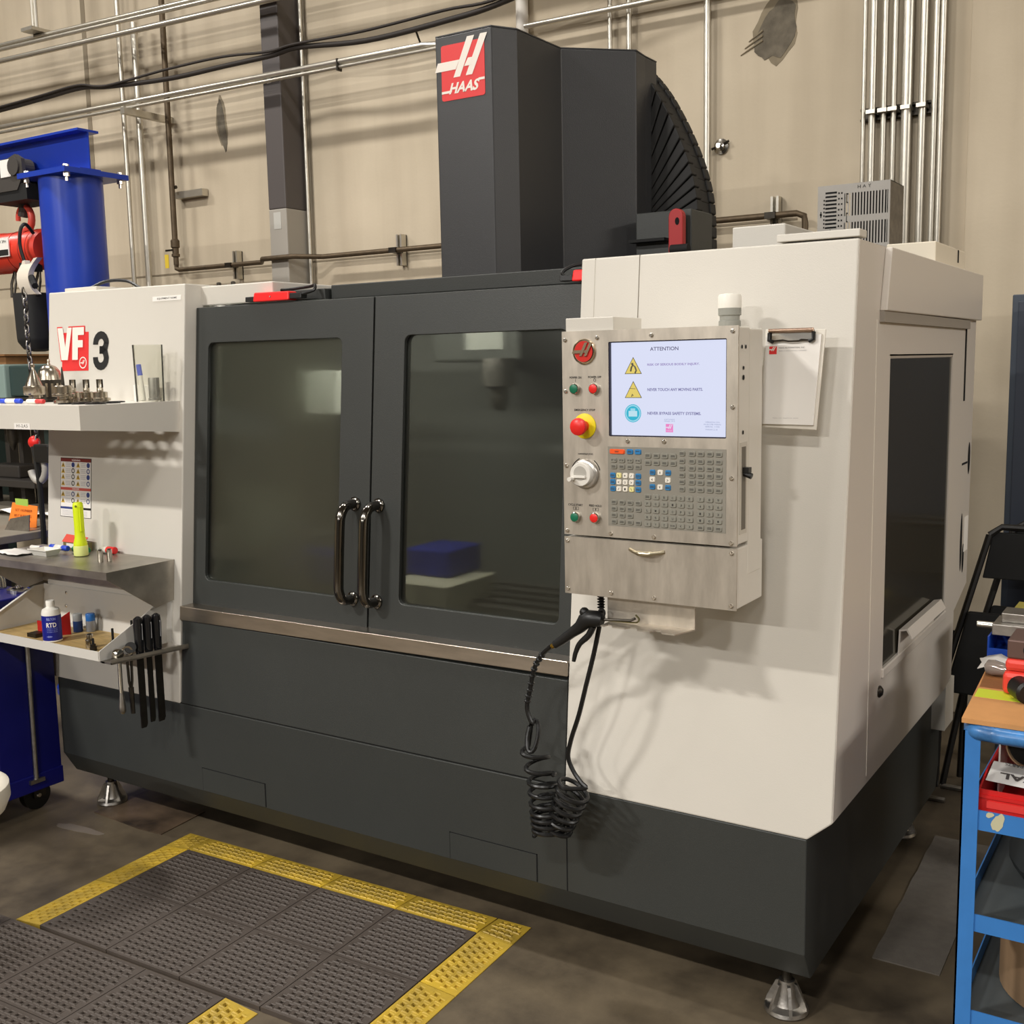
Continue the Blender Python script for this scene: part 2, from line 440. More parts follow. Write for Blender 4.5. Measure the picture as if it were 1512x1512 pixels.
MB().tube([(-6.0, 5.20, 2.36), (-6.0, 5.20, 2.335), (-5.97, 5.20, 2.325), (-5.20, 5.20, 2.325), (-5.05, 5.055, 2.325), (-4.80, 5.055, 2.325), (-4.68, 5.20, 2.325), (-1.72, 5.20, 2.325), (-1.685, 5.20, 2.31), (-1.68, 5.20, 2.28), (-1.68, 5.20, 1.2)], 0.0155, 10).build('run', RUST, o, smooth=True)
for sx in (-5.49, -4.125, -1.845):
    s = MB().box(sx - .02, sx - .008, 5.245, 5.296, 2.24, 2.42).box(sx + .008, sx + .02, 5.245, 5.296, 2.24, 2.42).box(sx - .02, sx + .02, 5.29, 5.296, 2.24, 2.42).build('strut', GALV, o)
    MB().box(sx - .026, sx + .026, 5.178, 5.25, 2.31, 2.34).build('clamp', GUN, o)
o = thing('steel_column', (-4.93, 5.2, 0), 'dark steel building column against the wall, pale below its painted line', 'column')
MB().box(-5.0, -4.855, 5.08, YW, 2.62, 7).build('upper_shaft', mat('dark_column_paint', (84, 78, 76), 0.5), o, bevel=0.006)
MB().box(-5.0, -4.855, 5.08, YW, 0, 2.62).build('lower_shaft', mat('grey_column_paint', (164, 158, 148), 0.5), o, bevel=0.006)
MB().box(-4.96, -4.93, 5.074, 5.08, 3.36, 3.42).build('switch_plate', GREYP, o)
MB().box(-4.96, -4.90, 5.078, 5.08, 2.50, 2.60).build('sticker', GREYP, o)
vpipe('conduit', -4.835, 0.012, 0.2, 6.5, GALV, 'slim bright conduit strapped to the dark steel column')
o = thing('conduit_pair', (-5.8, 5.2, 3.45), 'pair of horizontal conduits on a strut arm below the black cables', 'conduit')
MB().tube([(-12, 4.97, 3.45), (-7.5, 4.97, 3.411), (-3.70, 4.97, 3.352), (-3.62, 5.0, 3.35), (-3.58, 5.12, 3.35), (-3.58, 5.285, 3.35)], 0.016, 10).build('conduit', GALV, o, smooth=True)
MB().tube([(-12, 4.97, 3.412), (-7.5, 4.97, 3.374), (-3.60, 4.97, 3.322)], 0.011, 10).build('conduit', GALV, o, smooth=True)
MB().box(-6.10, -6.06, 4.90, 5.296, 3.304, 3.345).build('strut', GALV, o)
MB().box(-4.30, -4.29, 4.95, 4.99, 3.31, 3.375).build('strap', GUN, o)
for i, (z0, z1, r, yy, m_) in enumerate(((3.955, 3.86, .016, 4.98, GALV), (3.915, 3.83, .014, 4.95, GALV), (3.87, 3.80, .012, 5.02, GALV), (3.83, 3.75, .018, 4.93, GALV))):
    pipe('conduit', [(-12, yy, z0 + .12), (-7.8, yy, z0 + .02), (-3.2, yy, z1 - 0.02), (2, yy, z1 - .12)], r, m_, ('topmost', 'second from the top', 'third from the top', 'lowest and thickest')[i] + ' of the four high horizontal conduits on the wall', 'conduit', 'high horizontal conduits')
o = thing('conduit_hanger', (-7.0, 4.95, 3.9), 'double rod hanger holding the high horizontal conduits', 'hanger')
MB().tube([(-7.02, 4.96, 3.97), (-7.02, 4.96, 6.98)], .012, 8).build('rod', GALV, o); MB().tube([(-6.985, 4.96, 3.97), (-6.985, 4.96, 6.98)], .012, 8).build('rod', GALV, o)
MB().box(-7.05, -6.93, 4.88, 5.06, 3.968, 3.99).build('crossbar', GALV, o)
# black cables draped along the wall
def sm(pts, n=6):
    P = [Vector(p) for p in pts]; out = []
    for i in range(len(P) - 1):
        p0 = P[max(i - 1, 0)]; p1 = P[i]; p2 = P[i + 1]; p3 = P[min(i + 2, len(P) - 1)]
        for k in range(n):
            t = k / n
            out.append(0.5 * ((2 * p1) + (p2 - p0) * t + (2 * p0 - 5 * p1 + 4 * p2 - p3) * t * t + (3 * p1 - p0 - 3 * p2 + p3) * t ** 3))
    out.append(P[-1]); return out
CAB = [(-9.5, 3.49), (-7.49, 3.526), (-6.98, 3.538), (-6.57, 3.547), (-6.29, 3.515), (-5.70, 3.478), (-5.21, 3.477), (-4.815, 3.476), (-4.60, 3.487), (-4.09, 3.44), (-3.54, 3.45), (-3.157, 3.482), (-2.4, 3.62)]
CABT = mat('black_cable', (46, 40, 36), 0.6)
pipe('cable', sm([(x, 4.97, z) for x, z in CAB]), .015, CABT, 'thick black cable drooping along the concrete wall', 'cable')
pipe('cable', sm([(x, 4.9475, z + (0.055 * math.sin(max(0, (x + 6.3)) * 1.9) if -6.3 < x < -4.7 else (0.045 if -4.5 < x < -3.4 else 0.014))) for x, z in CAB]), .008, CABT, 'thin black cable twisted above the thick drooping cable', 'cable')
MB().tube([(-3.75, 4.975, 3.436), (-3.75, 5.02, 3.37), (-3.73, 5.3, 3.37)], .006, 6).build('cable_hook', GUN, wb)
# behind the column
vpipe('vent_pipe', -3.25, 0.034, 1.9, 6.5, mat('white_pvc', (222, 216, 206), .45), 'thick white plastic pipe rising behind the machine column', 'pipe')
vpipe('conduit', -2.725, 0.012, 1.9, 6.5, GALV, 'slim conduit on the wall next to the white plastic pipe')
vpipe('conduit', -2.617, 0.014, 1.9, 6.5, GALV, 'conduit on the wall behind the machine column shoulder')
pipe('conduit', [(-3.20, 5.2, 3.415), (-2.0, 5.2, 3.405), (2, 5.2, 3.36)], .014, GALV, 'horizontal conduit joined to the white plastic pipe', 'conduit')
vpipe('conduit', -2.195, 0.017, 0.5, 6.5, GALV, 'lone bright conduit on the wall beside the black cable chain')
o = thing('wall_anchor', (-2.135, 5.28, 2.69), 'round steel wall anchor beside the lone conduit', 'anchor')
MB().lathe((-2.135, YW, 2.69), [(.038, 0), (.038, .01), (.022, .014), (.022, .03), (.012, .032), (.012, .05)], 16, (0, -1, 0)).build('plate', CHROME, o, smooth=True)
MB().tube([(-2.18, YW - .02, 2.68), (-2.09, YW - .02, 2.71)], .006, 6).build('pin', GUN, o)
for i, (x, r) in enumerate(((-1.434, .010), (-1.395, .016), (-1.344, .0125), (-1.30, .0125), (-1.244, .024), (-1.177, .017), (-1.126, .013), (-1.098, .013))):
    vpipe('conduit', x, r, 0.4, 6.5, GALV, ('slimmest conduit on the outer flank of the upright bundle, unclamped', 'wide conduit between the slimmest one and the clamped pair of the bundle', 'clamped conduit of the upright bundle next to the wide one', 'clamped conduit just before the thickest one in the upright bundle', 'thickest galvanised conduit in the middle of the upright bundle', 'wide clamped conduit right after the thickest one in the bundle', 'unclamped conduit of the upright bundle beside the outermost one', 'outermost conduit of the upright bundle on the plain wall side')[i], 'conduit', 'conduit bundle on the wall', y=YW - .055)
o = thing('strut_channel', (-1.31, 5.28, 2.74), 'slotted steel strut clamping the upright conduit bundle', 'strut')
MB().box(-1.455, -1.12, YW - .028, YW, 2.715, 2.725).box(-1.455, -1.12, YW - .028, YW, 2.76, 2.77).box(-1.455, -1.12, YW - .006, YW, 2.715, 2.77).build('channel', GUN, o)
for x in (-1.395, -1.344, -1.30, -1.244, -1.177):
    MB().box(x - .02, x + .02, YW - .088, YW - .02, 2.735, 2.752).build('clamp', GALV, o)
# ------------------------------------------------------------------ the milling machine
mm = thing('milling_machine', (-2.2, 3.2, 0), 'large charcoal and white vertical machining centre with two front doors', 'machine')
XL, XR, XA, XB = -3.72, -0.715, -2.968, -1.440   # enclosure left, right, door opening left, right
# base
b = MB()
prof = [(2.48, 0.5085), (2.48, 0.213), (2.53, 0.128), (3.95, 0.128), (3.98, 0.213), (3.98, 0.508)]
b.prism([(-3.655, y, z) for y, z in prof], (-0.774 + 3.655, 0, 0))
base = b.build('base', DARK, mm, bevel=0.003)
for (x0, x1) in ((-2.879, -2.580), (-1.832, -1.532)):
    c = MB().box(x0 + .002, x1 - .002, 2.4775, 2.49, 0.215, 0.294).build('access_cover', DARK, base)
    MB().box(x0, x1, 2.4792, 2.481, 0.2935, 0.2965).box(x0 - .001, x0 + .002, 2.4792, 2.481, .215, .2965).box(x1 - .002, x1 + .001, 2.4792, 2.481, .215, .2965).build('cover_gap', GAP, base)
MB().box(-1.4375, -1.435, 2.4785, 2.481, 0.213, 0.508).build('panel_gap', GAP, base)
# lower front panel between the cabinets
b = MB(); tpoly(b, [(XA + .002, .512), (XB - .002, .512), (XB - .002, .800), (XA + .002, .800)], 0.0, 0.05)
b.build('front_panel', DARK, mm, bevel=0.002)
MB().box(XA - .01, XB, 2.483, 2.53, .507, .512).build('panel_gap', GAP, mm)
b = MB(); tpoly(b, [(XA - .006, .800), (XB - .001, .812), (XB - .001, .853), (XA - .006, .848)], -0.006, 0.06)
b.build('sill_strip', STRIP, mm, bevel=0.002)
# left cabinet
b = MB(); tpoly(b, [(XL, .5085), (XA - .006, .5085), (XA - .006, 1.942), (XL, 1.948)], 0, 0.18)
lc = b.build('side_cabinet', WHITE, mm, bevel=0.004)
MB().prism([(XL, 2.50, .55), (XL, 3.98, .55), (XL, 3.98, 1.90), (XL, 2.75, 1.93), (XL, 2.62, 1.945)], (0.03, 0, 0)).build('side_wall', WHITE, mm)
MB().box(-3.695, -3.51, 2.66, 2.86, 1.945, 1.965).build('top_box', WHITE, mm, bevel=.003)
MB().box(XA - .02, XA + .33, 2.68, 3.0, 1.87, 1.935).build('top_guard', WHITE, mm, bevel=.004)
MB().tube(sm([(-3.62, 2.72, 1.965), (-3.55, 2.74, 1.988), (-3.46, 2.76, 1.985), (-3.38, 2.76, 1.955), (-3.30, 2.76, 1.95)]), .006, 6).build('top_cable', BLACK, mm, smooth=True)
for x in (-2.93, -2.86):
    MB().lathe((x, 2.72, 1.935), [(.008, 0), (.008, .012), (.004, .014)], 8).build('top_screw', GUN, mm)
# decals on the left cabinet
def tdecal(pts, name, m, parent, o=-0.0012, th=0.0012):
    bb = MB(); tpoly(bb, pts, o, o + th); return bb.build(name, m, parent)
def trect(x0, x1, z0, z1): return [(x0, z0), (x1, z0), (x1, z1), (x0, z1)]
tdecal(trect(-3.636, -3.483, 1.657, 1.797), 'model_plate', REDLOGO, lc)
def vf_letters(mb, x0, z0, w_, h_, o, g):
    for poly in ([(0, 1), (.20, 1), (.30, .40), (.38, 1), (.54, 1), (.40, 0), (.16, 0)], [(.57, 1), (1.0, 1), (1.0, .76), (.78, .76), (.78, .60), (.96, .60), (.96, .38), (.78, .38), (.78, 0), (.57, 0)]):
        pts = [(x0 + u * w_, z0 + v * h_) for u, v in poly]
        if g:
            cx = sum(p[0] for p in pts) / len(pts); cz = sum(p[1] for p in pts) / len(pts)
            pts = [(x + (g if x > cx else -g), z + (g if z > cz else -g)) for x, z in pts]
        mb.add([TP(x, z, o) for x, z in pts], [tuple(range(len(pts)))])
def numeral3(mb, x0, z0, w_, h_, o):
    # blocky 3: upper and lower bowls as thick rounded strokes
    def stroke(path, t):
        L = []; R = []
        for i, (x, z) in enumerate(path):
            a = path[max(i - 1, 0)]; c = path[min(i + 1, len(path) - 1)]
            dx, dz = c[0] - a[0], c[1] - a[1]; l = math.hypot(dx, dz) or 1
            L.append((x - dz / l * t, z + dx / l * t)); R.append((x + dz / l * t, z - dx / l * t))
        for i in range(len(path) - 1):
            mb.add([TP(*L[i], o), TP(*L[i + 1], o), TP(*R[i + 1], o), TP(*R[i], o)], [(0, 1, 2, 3)])
    t = w_ * .155; cx = x0 + w_ / 2; rx = w_ / 2 - t
    top = z0 + h_ - t; bot = z0 + t; mid = z0 + h_ * .52
    arc = lambda cz, a0, a1, n=8: [(cx + rx * math.cos(a0 + (a1 - a0) * k / n), cz + rx * math.sin(a0 + (a1 - a0) * k / n)) for k in range(n + 1)]
    stroke([(x0 + t, z0 + h_ * .66), (x0 + t, top - rx)] + arc(top - rx, PI, 0) + [(cx + rx, mid + rx * .9), (cx + rx * .8, mid + rx * .3), (cx + rx * .35, mid), (cx - rx * .25, mid)], t)
    stroke([(cx - rx * .25, mid), (cx + rx * .35, mid), (cx + rx * .8, mid - rx * .3), (cx + rx, mid - rx * .9), (cx + rx, bot + rx)] + arc(bot + rx, 0, -PI) + [(x0 + t, z0 + h_ * .34)], t)
b = MB()
vf_letters(b, -3.662, 1.697, .155, .118, -0.0024, .0045); b.build('model_letters_edge', REDLOGO, lc)
b = MB()
vf_letters(b, -3.662, 1.697, .155, .118, -0.0032, 0); b.build('model_letters', LOGOW, lc)
b = MB(); numeral3(b, -3.456, 1.657, .088, .140, -.0016); b.build('model_numeral', INK, lc)
def h_logo(mb, C, ux, uy, s, mi=0, only_h=True):
    """slanted H mark, s = side of its square, C = lower-left corner of the square"""
    C = Vector(C)
    nn = Vector(ux).cross(Vector(uy)).normalized() * 0.0002; lay = [0]
    def P(u, v):
        lay[0] += 1
        return C + Vector(ux) * (u * s) + Vector(uy) * (v * s) + nn * ((lay[0] - 1) // 4)
    mb.add([P(.282, .386), P(.436, .386), P(.782, 1.085), P(.615, 1.085)], [(0, 1, 2, 3)], mi)
    mb.add([P(-.147, .53), P(.34, .53), P(.43, .695), P(-.077, .695)], [(0, 1, 2, 3)], mi)
    mb.add([P(.57, .386), P(.718, .386), P(1.077, 1.088), P(.917, 1.088)], [(0, 1, 2, 3)], mi)
    mb.add([P(.538, .557), P(.70, .557), P(.74, .697), P(.628, .697)], [(0, 1, 2, 3)], mi)
def disc(mb, c, r, ux, uy, mi=0, n=28, r0=0.0):
    c = Vector(c); ux = Vector(ux); uy = Vector(uy)
    o = [c + ux * (r * math.cos(2 * PI * i / n)) + uy * (r * math.sin(2 * PI * i / n)) for i in range(n)]
    if r0 <= 0: mb.add(o, [tuple(range(n))], mi)
    else:
        q = [c + ux * (r0 * math.cos(2 * PI * i / n)) + uy * (r0 * math.sin(2 * PI * i / n)) for i in range(n)]
        mb.add(o + q, [(i, (i + 1) % n, n + (i + 1) % n, n + i) for i in range(n)], mi)
b = MB(); disc(b, TP(-3.513, 1.686, -.002), .0215, FX, FU, 0, 28, .0175); h_logo(b, TP(-3.525, 1.672, -.002), FX, FU, .022); b.build('round_mark', LOGOW, lc)
b = MB(); tpoly(b, trect(-3.136, -2.992, 1.889, 1.905), -.001, 0); put_text(b, 'EQUIPMENT NAME', TP(-3.062, 1.897, -.0013), .10, .007, FX, FU, 1, .01)
b.build('name_label', [PAPER, INK], lc)
# warning sheet
b = MB()
LX0, LX1, LZ0, LZ1 = -3.640, -3.464, 1.120, 1.335
tpoly(b, trect(LX0 - .002, LX1 + .002, LZ0 - .002, LZ1 + .002), -.0008, 0, 4)
tpoly(b, trect(LX0, LX1, LZ0, LZ1), -.0012, 0, 0)
tpoly(b, trect(LX0, LX1, LZ1 - .012, LZ1), -.0016, 0, 1)
tpoly(b, trect(LX0, LX1, 1.218, 1.228), -.0016, 0, 5)
tpoly(b, trect(LX0, LX0 + .07, 1.148, 1.156), -.0016, 0, 3)
tpoly(b, trect(LX1 - .07, LX1, 1.148, 1.156), -.0016, 0, 4)
put_text(b, 'WARNING', TP(-3.55, 1.329, -.0019), .05, .006, FX, FU, 0, .02); put_text(b, 'DANGER', TP(-3.55, 1.223, -.0019), .04, .006, FX, FU, 0, .02)
for r_, z in enumerate((1.312, 1.290, 1.268, 1.244, 1.204, 1.180)):
    for cx in (LX0, LX0 + .088):
        tpoly(b, [(cx + .003, z - .009), (cx + .025, z - .009), (cx + .014, z + .009)], -.0016, 0, 2)
        tpoly(b, trect(cx + .012, cx + .016, z - .006, z + .003), -.0019, 0, 4)
        for q in range(3): tpoly(b, trect(cx + .030, cx + .058, z + .005 - .006 * q, z + .0065 - .006 * q), -.0016, 0, 6)
        disc(b, TP(cx + .073, z, -.0018), .0095, FX, FU, 3 if r_ in (0, 4) or cx > LX0 else 4, 16, 0 if r_ in (2, 4) and cx > LX0 or r_ == 0 else .006)
for q in range(4): tpoly(b, trect(LX0 + .01, LX1 - .02, 1.126 + .005 * q, 1.1272 + .005 * q), -.0016, 0, 6)
b.build('safety_label', [PAPER, mat('label_maroon', (120, 34, 30), .5), mat('label_yellow', (214, 176, 60), .5), mat('label_blue', (48, 66, 130), .5), INK, mat('label_red', (206, 92, 80), .5), mat('label_grey', (176, 172, 178), .6)], lc)

# right cabinet: front face with its clipped lower corner
b = MB(); tpoly(b, [(XB, .5085), (-.774, .5085), (XR - .001, .558), (XR - .001, 1.921), (XB, 1.921)], 0, 0.05)
rc = b.build('control_cabinet', WHITE, mm, bevel=.004)
b = MB(); tpoly(b, trect(-.911, XR, 1.925, 1.943), 0.0, 0.06); b.build('top_lip', WHITE, mm, bevel=.002)
b = MB(); tpoly(b, trect(-1.2715, -1.2695, 1.735, 1.921), -.0006, 0.01); b.build('panel_gap', mat('soft_gap', (120, 112, 100), .8), rc)
b = MB(); tpoly(b, trect(-1.400, -1.3985, 1.74, 1.921), -.0005, 0.01); b.build('panel_gap', mat('soft_fold', (190, 184, 172), .6), rc)
b = MB(); tpoly(b, trect(XB, XB + .012, .85, 1.921), 0.05, 0.2); b.build('door_jamb', WHITE, mm)
# right side wall with window opening (y, z)
oy, oz = (2.915, 3.695), (0.832, 1.652)
side = MB()
fr = lambda z: FY(z) + .004
side.prism([(XR, fr(.56), .56), (XR, 3.75, .557), (XR, 3.84, .575), (XR, 3.85, .80), (XR, oy[0], .80), (XR, oy[0], oz[0]), (XR, oy[0], oz[1]), (XR, oy[0], 1.919), (XR, fr(1.919), 1.919)], (-.03, 0, 0))
side.prism([(XR, oy[0], .80), (XR, 3.85, .80), (XR, oy[1], .832), (XR, oy[0], .832)], (-.03, 0, 0))
side.prism([(XR, oy[1], .832), (XR, 3.85, .80), (XR, 4.055, .86), (XR, 4.068, 1.917), (XR, oy[1], 1.918)], (-.03, 0, 0))
side.prism([(XR, oy[0], 1.652), (XR, oy[1], 1.652), (XR, oy[1], 1.918), (XR, oy[0], 1.919)], (-.03, 0, 0))
sw = side.build('side_panel', mat('white_side_enamel', (208, 200, 190), .38, bump=.1, bscale=300), mm)
SIDEM = MATS['white_side_enamel']
MB().box(XR, XR + .001, 2.776, 2.779, .58, 1.74).build('seam_highlight_strip', mat('seam_highlight', (226, 220, 208), .4), mm)  # thin pale strip: the highlight along the seam, put into its colour
# sliding window leaf and its rail cover
rail = MB().prism([(XR, 2.800, 1.762), (XR, 4.066, 1.766), (XR, 4.068, 1.917), (XR, 2.838, 1.917)], (.018, 0, 0)).build('rail_cover', SIDEM, mm, bevel=.003)
MB().box(XR, XR + .012, 2.80, 3.90, 1.735, 1.762).build('rail_shadow', mat('rail_shade_grey', (150, 142, 132), .6), mm)  # greyer strip: shade below the rail cover, put into its colour
MB().box(XR + .0005, XR + .002, 3.885, 3.905, 1.50, 1.757).build('slot', GAP, mm)
MB().prism([(XR - .004, oy[0] - .01, .825), (XR - .004, oy[1] + .01, .825), (XR - .004, oy[1] + .01, 1.66), (XR - .004, oy[0] - .01, 1.66)], (-.006, 0, 0)).build('side_window', GLASSD, mm)
MB().prism([(XR, oy[0] - .005, 1.652), (XR, oy[1] + .005, 1.652), (XR - .012, oy[1] - .035, 1.632), (XR - .012, oy[0] + .035, 1.632)], (0, 0, .004)).build('window_top_flange', SIDEM, mm)
MB().box(XR - .004, XR + .006, oy[0] - .01, oy[1], .806, .832).build('window_sill', SIDEM, mm, bevel=.003)
MB().prism([(XR, 3.08, .832), (XR + .002, 3.08, .90), (XR + .024, 3.08, .905), (XR + .038, 3.08, .878), (XR + .034, 3.08, .878), (XR + .022, 3.08, .900), (XR + .006, 3.08, .896), (XR + .004, 3.08, .832)], (0, .44, 0)).build('window_pull', SIDEM, mm)
MB().lathe((XR, 2.885, .776), [(.016, 0), (.016, .004), (.009, .010)], 12, (1, 0, 0)).build('side_screw', GUN, mm, smooth=True)
for (y, z, h, w_) in ((4.02, 1.30, .055, .02), (3.93, 1.02, .10, .016), (3.97, .96, .05, .016)):
    bb = MB(); disc(bb, (XR + .0008, y, z), 1, V(0, w_, 0), V(0, 0, h)); bb.build('cable_hole', GAP, mm)
MB().box(XR + .0005, XR + .0015, 3.975, 4.04, .98, 1.10).build('side_label', PAPER, mm)
MB().box(XR + .0005, XR + .0015, 3.90, 3.99, 1.285, 1.292).build('side_mark', INK, mm)
MB().box(-1.0, -.73, 3.84, 3.98, .38, .54).build('rear_guard', WHITE, mm)
# enclosure body behind: roof, rear wall
MB().box(XL + .03, XR - .03, 3.97, 4.0, .55, 1.90).build('rear_wall', WHITE, mm)
rf = MB()
rf.box(XL, -1.45, 2.74, 3.06, 1.868, 1.905); rf.box(XL, -1.45, 3.9, 4.0, 1.868, 1.905)
rf.box(-1.45, XR - .002, 2.66, 4.0, 1.880, 1.915)
rf.build('roof', DARK, mm, bevel=.003)
MB().box(-2.42, XB, 2.72, 2.78, 1.868, 1.912).build('roof_rail', DARK, mm, bevel=.003)
MB().box(-2.95, -2.43, 2.70, 2.80, 1.868, 1.902).build('roof_rail', DARK, mm, bevel=.003)
MB().tube(sm([(-2.80, 2.72, 1.925), (-2.66, 2.72, 1.908), (-2.52, 2.72, 1.912), (-2.47, 2.70, 1.915), (-2.45, 2.67, 1.895), (-2.48, 2.65, 1.885), (-2.51, 2.65, 1.885)]), .005, 6).build('switch_cable', BLACK, mm, smooth=True)
MB().tube(sm([(-1.515, 2.665, 1.875), (-1.53, 2.66, 1.895), (-1.50, 2.68, 1.915), (-1.44, 2.70, 1.92)]), .005, 6).build('switch_cable', BLACK, mm, smooth=True)
# doors
def door(x0, x1, wx0, wx1, hx):
    d = MB(); o = .05
    inner = rrect(wx0, wx1, .934, 1.742, .022)
    d.ring([TP(x0, .845, o), TP(x1, .845, o), TP(x1, 1.862, o), TP(x0, 1.862, o)], [TP(x, z, o) for x, z in inner], (0, .035, 0))
    dd = d.build('door', DARK, mm, bevel=.002)
    g = MB(); g.prism([TP(x, z, o + .012) for x, z in rrect(wx0 - .004, wx1 + .004, .930, 1.746, .022)], (0, .006, 0))
    g.build('door_window', GLASS, dd)
    gk = MB(); ins = rrect(wx0 + .006, wx1 - .006, .94, 1.736, .02)
    h = MB()
    path = [TP(hx, .935, o + .004), TP(hx, .935, o - .03), TP(hx, .942, o - .052), TP(hx, .965, o - .066), TP(hx, 1.00, o - .07), TP(hx, 1.165, o - .07), TP(hx, 1.20, o - .066), TP(hx, 1.222, o - .052), TP(hx, 1.230, o - .03), TP(hx, 1.230, o + .004)]
    h.tube(sm(path, 4), .0155, 14)
    hd = h.build('door_handle', mat('black_chrome', (112, 108, 102), .14, 1.0), dd, smooth=True)
    for z in (.935, 1.230):
        MB().lathe(TP(hx, z, o), [(.022, 0), (.022, .006), (.016, .010)], 16, (0, -1, .09)).build('handle_collar', MATS['black_chrome'], dd, smooth=True)
    return dd
door(-2.972, -2.1885, -2.912, -2.313, -2.245)
door(-2.182, -1.4445, -2.066, -1.505, -2.150)
b = MB(); tpoly(b, trect(-2.189, -2.181, .845, 1.862), .06, .085); b.build('door_gap', GAP, mm)
# red interlock switches on the door tops
def interlock(x0, x1):
    b = MB(); tpoly(b, [(x0, 1.868), (x1, 1.868), (x1, 1.896), (x0 + .004, 1.898)], .035, .075)
    s = b.build('interlock_switch', mat('bright_red_plastic', (250, 38, 38), .35), mm, bevel=.004)
    b = MB(); tpoly(b, trect(x0 - .04, x0, 1.870, 1.886), .04, .07); tpoly(b, trect(x1, x1 + .05, 1.872, 1.89), .04, .07); b.build('switch_block', BLACK, s, bevel=.002)
    b = MB(); b.sphere(TP((x0 + x1) / 2, 1.882, .034), .003, 8); b.build('switch_screw', SCREW, s)
interlock(-2.688, -2.530)
interlock(-1.490, -1.3)
# working chamber seen through the windows
CH = mat('chamber_grey', (112, 114, 110), .5)
MB().box(-3.68, -1.45, 3.50, 3.54, .6, 1.86).build('chamber_wall', CH, mm)
MB().box(-3.69, -3.66, 2.72, 3.54, .6, 1.86).build('chamber_wall', CH, mm)
MB().box(-1.46, -1.43, 2.70, 3.54, .6, 1.86).build('chamber_wall', CH, mm)
MB().prism([(-3.66, 2.64, .79), (-3.66, 3.50, .60), (-3.66, 3.50, .57), (-3.66, 2.64, .76)], (2.2, 0, 0)).build('chamber_floor', CH, mm)
tb = MB().box(-3.1, -1.6, 2.95, 3.36, .80, .86).build('work_table', ALU, mm, bevel=.003)
for q in range(4):
    MB().box(-3.1, -1.6, 3.0 + .09 * q, 3.02 + .09 * q, .86, .864).build('table_slot', GUN, tb)
MB().box(-2.33, -2.08, 2.84, 3.12, .78, .935).build('vise', mat('pale_vise', (226, 222, 200), .5), mm, bevel=.004)
DB = mat('deep_blue_block', (16, 38, 150), .4)
MB().box(-2.34, -2.16, 2.96, 3.16, .936, 1.03).build('blue_patch_block', DB, mm, bevel=.01)
MB().box(-2.90, -2.66, 2.96, 3.1, .866, .98).build('blue_patch_bar', DB, mm, bevel=.01)  # both blue blocks are added for the blurred blue patches in the panes
sp = MB().box(-2.30, -1.95, 3.1, 3.5, 1.66, 1.86).build('spindle_head', mat('head_grey', (88, 90, 86), .5), mm, bevel=.01)
MB().box(-2.16, -2.01, 3.094, 3.0995, 1.70, 1.80).build('spindle_plate', mat('plate_pale', (190, 192, 184), .5), sp)
MB().lathe((-2.0, 3.05, 1.50), [(.02, 0), (.03, .03), (.03, .07), (.055, .08), (.055, .17)], 20).build('spindle_nose', ALU, sp, smooth=True)
MB().box(-2.80, -2.58, 2.98, 3.10, 1.48, 1.64).build('pale_patch_block', mat('pale_block', (236, 238, 228), .6), mm, bevel=.01)
MB().box(-3.34, -2.96, 2.93, 3.15, .99, 1.165).build('pale_patch_slab', mat('pale_cover', (236, 240, 222), .6), mm, bevel=.03)  # this slab and the block above are added for the pane's pale patches
MB().box(-3.3, -2.98, 2.96, 3.4, .62, .988).build('way_box', CH, mm)
wl = bpy.data.lights.new('work_light', 'AREA'); wl.shape = 'RECTANGLE'; wl.size = 1.6; wl.size_y = .06; wl.energy = 13.0; wl.color = (1, .98, .92)
wlo = bpy.data.objects.new('work_light', wl); COL.objects.link(wlo); wlo.location = (-2.6, 2.74, 1.84); wlo.rotation_euler = (.45, 0, 0)
# spindle column cover: plan outline
plan = [(-2.333, 3.205), (-2.105, 3.205), (-2.055, 3.287), (-2.049, 3.57), (-1.844, 3.76), (-1.852, 3.85), (-1.852, 3.95), (-2.585, 3.95), (-2.585, 3.76), (-2.385, 3.57), (-2.383, 3.287)]
colm = MB().prism([(x, y, 1.80) for x, y in plan], (0, 0, .962)).build('column_cover', DARKC, mm, bevel=.004)
MB().prism([(x, y, 2.762) for x, y in plan], (0, 0, .004)).build('column_cap', DARKC, colm)
# brand plate on the column front
bx, bz, bs = -2.310, 2.552, .178
b = MB(); b.prism([(x, 3.2035, z) for x, z in rrect(bx, bx + bs, bz - .004, bz + bs, .008, 4)], (0, .0015, 0)); b.build('brand_plate', REDLOGO, colm)
b = MB(); h_logo(b, (bx, 3.2028, bz), V(1, 0, 0), V(0, 0, 1), bs)
put_text(b, 'HAAS', (bx + .095, 3.2028, bz + .034), .118, .036, V(1, 0, 0), V(0, 0, 1), 0, .035, .35)
b.add([(bx, 3.2026, bz + .020), (bx + .040, 3.2026, bz + .020), (bx + .044, 3.2026, bz + .028), (bx, 3.2026, bz + .028)], [(0, 1, 2, 3)])
b.add([(bx + .150, 3.2026, bz + .046), (bx + bs, 3.2026, bz + .046), (bx + bs, 3.2026, bz + .054), (bx + .154, 3.2026, bz + .054)], [(0, 1, 2, 3)])
b.build('brand_mark', LOGOW, colm)
